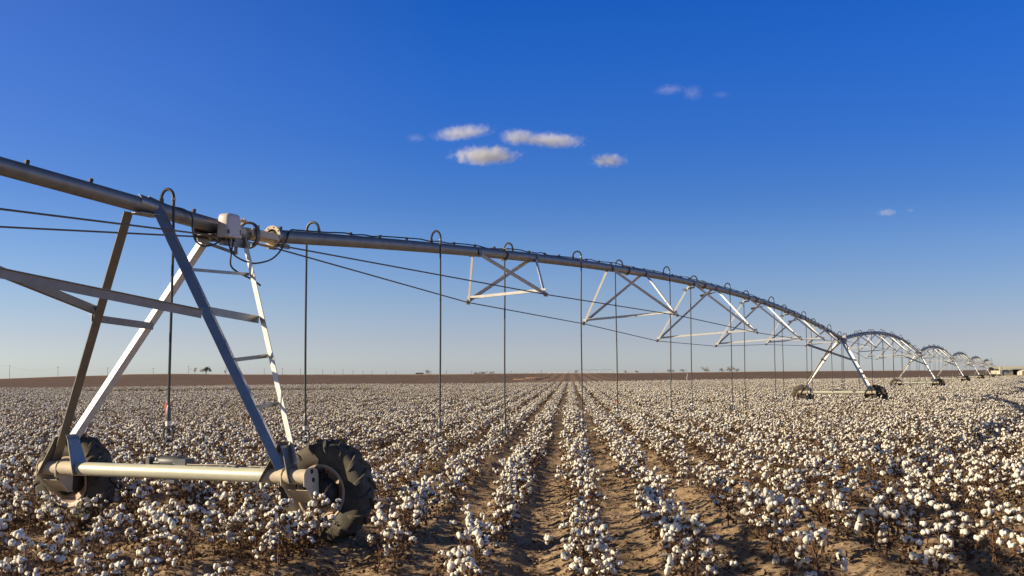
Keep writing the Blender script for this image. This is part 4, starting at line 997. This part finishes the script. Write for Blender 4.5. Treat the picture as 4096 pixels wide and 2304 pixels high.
wn = empty('louvred_window', (0,0,0), tr)
m = MB(); 
for k in range(6): m.box(P(4075.5, 1487+k*3.0, -.06), (21*mpp, .06, 1.9*mpp))
put('louvre', m.mesh('louvre', M['louvre'], 0), wn)
m = MB().box(P(4075.5,1484.8,-.05), (25*mpp,.08,.10)).box(P(4075.5,1504,-.05), (25*mpp,.08,.10)).box(P(4063.5,1494.5,-.05), (.10,.08,1.3)).box(P(4087.5,1494.5,-.05), (.10,.08,1.3)).box(P(4075.5,1494.5,-.005), (22*mpp,.01,1.2))
put('window_frame', m.mesh('window_frame', M['beige'], 0), wn)
for px in (4045, 4057, 4095): part('rib', MB().prism([P(px-.6,1486,-.05), P(px+.6,1486,-.05), P(px+.6,1505,-.05), P(px-.6,1505,-.05)], (0,.05,0)), M['boardl'], tr)
m = MB()
for k in (-1, 1): m.lathe([(-.1,.08),(-.1,.38),(.1,.38),(.1,.08)], P(4060 if k < 0 else 4088,1508,.7), (0,1,0), 14)
part('wheels', m, M['tyre'], tr)
m = MB().tube([P(4040,1505,.0), P(4018,1508,.3)], .05, 5).tube([P(4030,1490,.2), P(4036,1506,.2)], .04, 5); part('drawbar', m, M['hub'], tr)
tag(tr, 'arched beige trailer with a brown louvred window, in front of the shed bay', 'trailer')
# dry brush in front of the shed and by the last towers
tree(3945, 264, 3.2, 1.0, 71, 'rounded dark brown bush left of the metal-roofed shed', 'leaf_dry', 900, .02, 'bush', None, 'bush', fl=.45)
tree(3968, 274, 2.6, .9, 72, 'smaller brown bush against the last tower beside the shed', 'leaf_dry', 600, .02, 'bush', None, 'bush', fl=.45)
M['straw'] = material('dry_grass', (0.50,0.34,0.18), 0.9, nscale=.6, col2=(0.30,0.20,0.11))
r = np.random.default_rng(8); mb = MB()
for _ in range(5000):
    px = r.uniform(3965, 4300); y = r.uniform(284, 296); x = (px-2048)/4684*y; z = float(ground_h(np.array([x]), np.array([y]))[0]); h = r.uniform(.25,.75)*(1.0 if px > 4010 else .8); s = r.uniform(.02,.05)
    a = r.uniform(0,6.3); mb.add([A(x-s*math.cos(a), y-s*math.sin(a), z), A(x+s*math.cos(a), y+s*math.sin(a), z), A(x+r.normal(0,.10), y, z+h)], [(0,1,2)])
tag(put('dry_grass', mb.mesh('dry_grass', M['straw'], 0, False)), 'tan dry grass at the foot of the shed', 'grass', None, 'stuff')

# ------------------------------------------------------------------ clouds
def cloud(px, py, wpx, hpx, seed, dens, label, slope=0.0):
    D = 4200.0; k = D/4684.0; x = (px-2048)*k; z = CAMZ + math.tan(PITCH + math.atan((1152-py)/4684.0))*D
    w, h = wpx*k/2, hpx*k/2; iv, jf = ICO[2]
    me = MB().add(iv*A(1.12,1.12,1.12), jf).mesh('cloud', None, 0) if False else None
    mb = MB().add(iv*1.1, jf)
    m = bpy.data.materials.new('cloud_vapour'); m.use_nodes = True; n = m.node_tree.nodes; l = m.node_tree.links; n.clear()
    o_ = n.new('ShaderNodeOutputMaterial'); v = n.new('ShaderNodeVolumePrincipled'); v.inputs['Color'].default_value = (1,1,1,1); v.inputs['Anisotropy'].default_value = 0.0
    tc_ = n.new('ShaderNodeTexCoord'); mp = n.new('ShaderNodeMapping'); mp.inputs['Location'].default_value = (seed*3.7, seed*1.3, seed*2.1); mp.inputs['Scale'].default_value = (w/h*.9, w/h*.9, 1.0)
    l.new(tc_.outputs['Object'], mp.inputs[0])
    no = n.new('ShaderNodeTexNoise'); no.inputs['Scale'].default_value = 1.9; no.inputs['Detail'].default_value = 5; no.inputs['Roughness'].default_value = .62; l.new(mp.outputs[0], no.inputs[0])
    ln = n.new('ShaderNodeVectorMath'); ln.operation = 'LENGTH'
    # flat base: the falloff is tighter below the middle
    sp = n.new('ShaderNodeSeparateXYZ'); l.new(tc_.outputs['Object'], sp.inputs[0])
    zz = n.new('ShaderNodeMath'); zz.operation = 'MULTIPLY_ADD'; zz.inputs[1].default_value = 1.0; zz.inputs[2].default_value = .22; l.new(sp.outputs['Z'], zz.inputs[0])
    cb = n.new('ShaderNodeCombineXYZ'); l.new(sp.outputs['X'], cb.inputs[0]); l.new(sp.outputs['Y'], cb.inputs[1]); l.new(zz.outputs[0], cb.inputs[2]); l.new(cb.outputs[0], ln.inputs[0])
    sub = n.new('ShaderNodeMath'); sub.operation = 'MULTIPLY_ADD'; sub.inputs[1].default_value = -.50; sub.inputs[2].default_value = .50; l.new(ln.outputs['Value'], sub.inputs[0])   # 0.62*(1-r)
    ad_ = n.new('ShaderNodeMath'); ad_.operation = 'ADD'; l.new(sub.outputs[0], ad_.inputs[0]); l.new(no.outputs[0], ad_.inputs[1])
    mr = n.new('ShaderNodeMapRange'); mr.inputs[1].default_value = .62; mr.inputs[2].default_value = 1.0; mr.inputs[3].default_value = 0; mr.inputs[4].default_value = dens*.85; l.new(ad_.outputs[0], mr.inputs[0])
    l.new(mr.outputs[0], v.inputs['Density']); l.new(v.outputs[0], o_.inputs['Volume'])
    try: m.cycles.volume_step_rate = 1.0
    except Exception: pass
    o = put('cloud', mb.mesh('cloud', m, 0)); o.location = (x, D, z); o.scale = (w, w*.5, h); o.rotation_euler = (0, slope, 0)
    tag(o, label, 'cloud', 'small clouds in the blue sky'); return o
cloud(1945, 612, 340, 100, 1, .05, 'small white cloud, lowest of the group of three left of centre')
cloud(2075, 540, 190, 88, 2, .045, 'bright round puff at the left end of the long cloud')
cloud(2215, 555, 330, 78, 3, .035, 'long thin ragged cloud trailing right of the bright puff', .06)
cloud(1850, 522, 310, 78, 4, .028, 'ragged wispy cloud, highest and farthest left of the group', -.1)
cloud(2440, 637, 185, 74, 5, .05, 'small dome-shaped cloud standing alone right of the group')
cloud(3560, 852, 105, 42, 6, .022, 'faint flat cloud low on the right above the distant spans')
cloud(3655, 845, 50, 30, 7, .012, 'tiny faint cloud just right of the flat one')
cloud(2690, 355, 170, 60, 8, .007, 'faint wisp high in the sky, left of a pair', -.08)
cloud(2785, 365, 120, 90, 9, .007, 'faint ragged wisp high in the sky, right of a pair')
cloud(2900, 378, 110, 40, 10, .004, 'barely visible wisp farthest right in the high sky')
cloud(1660, 545, 110, 50, 11, .008, 'faint shred of cloud left of the wispy one')
#>>F
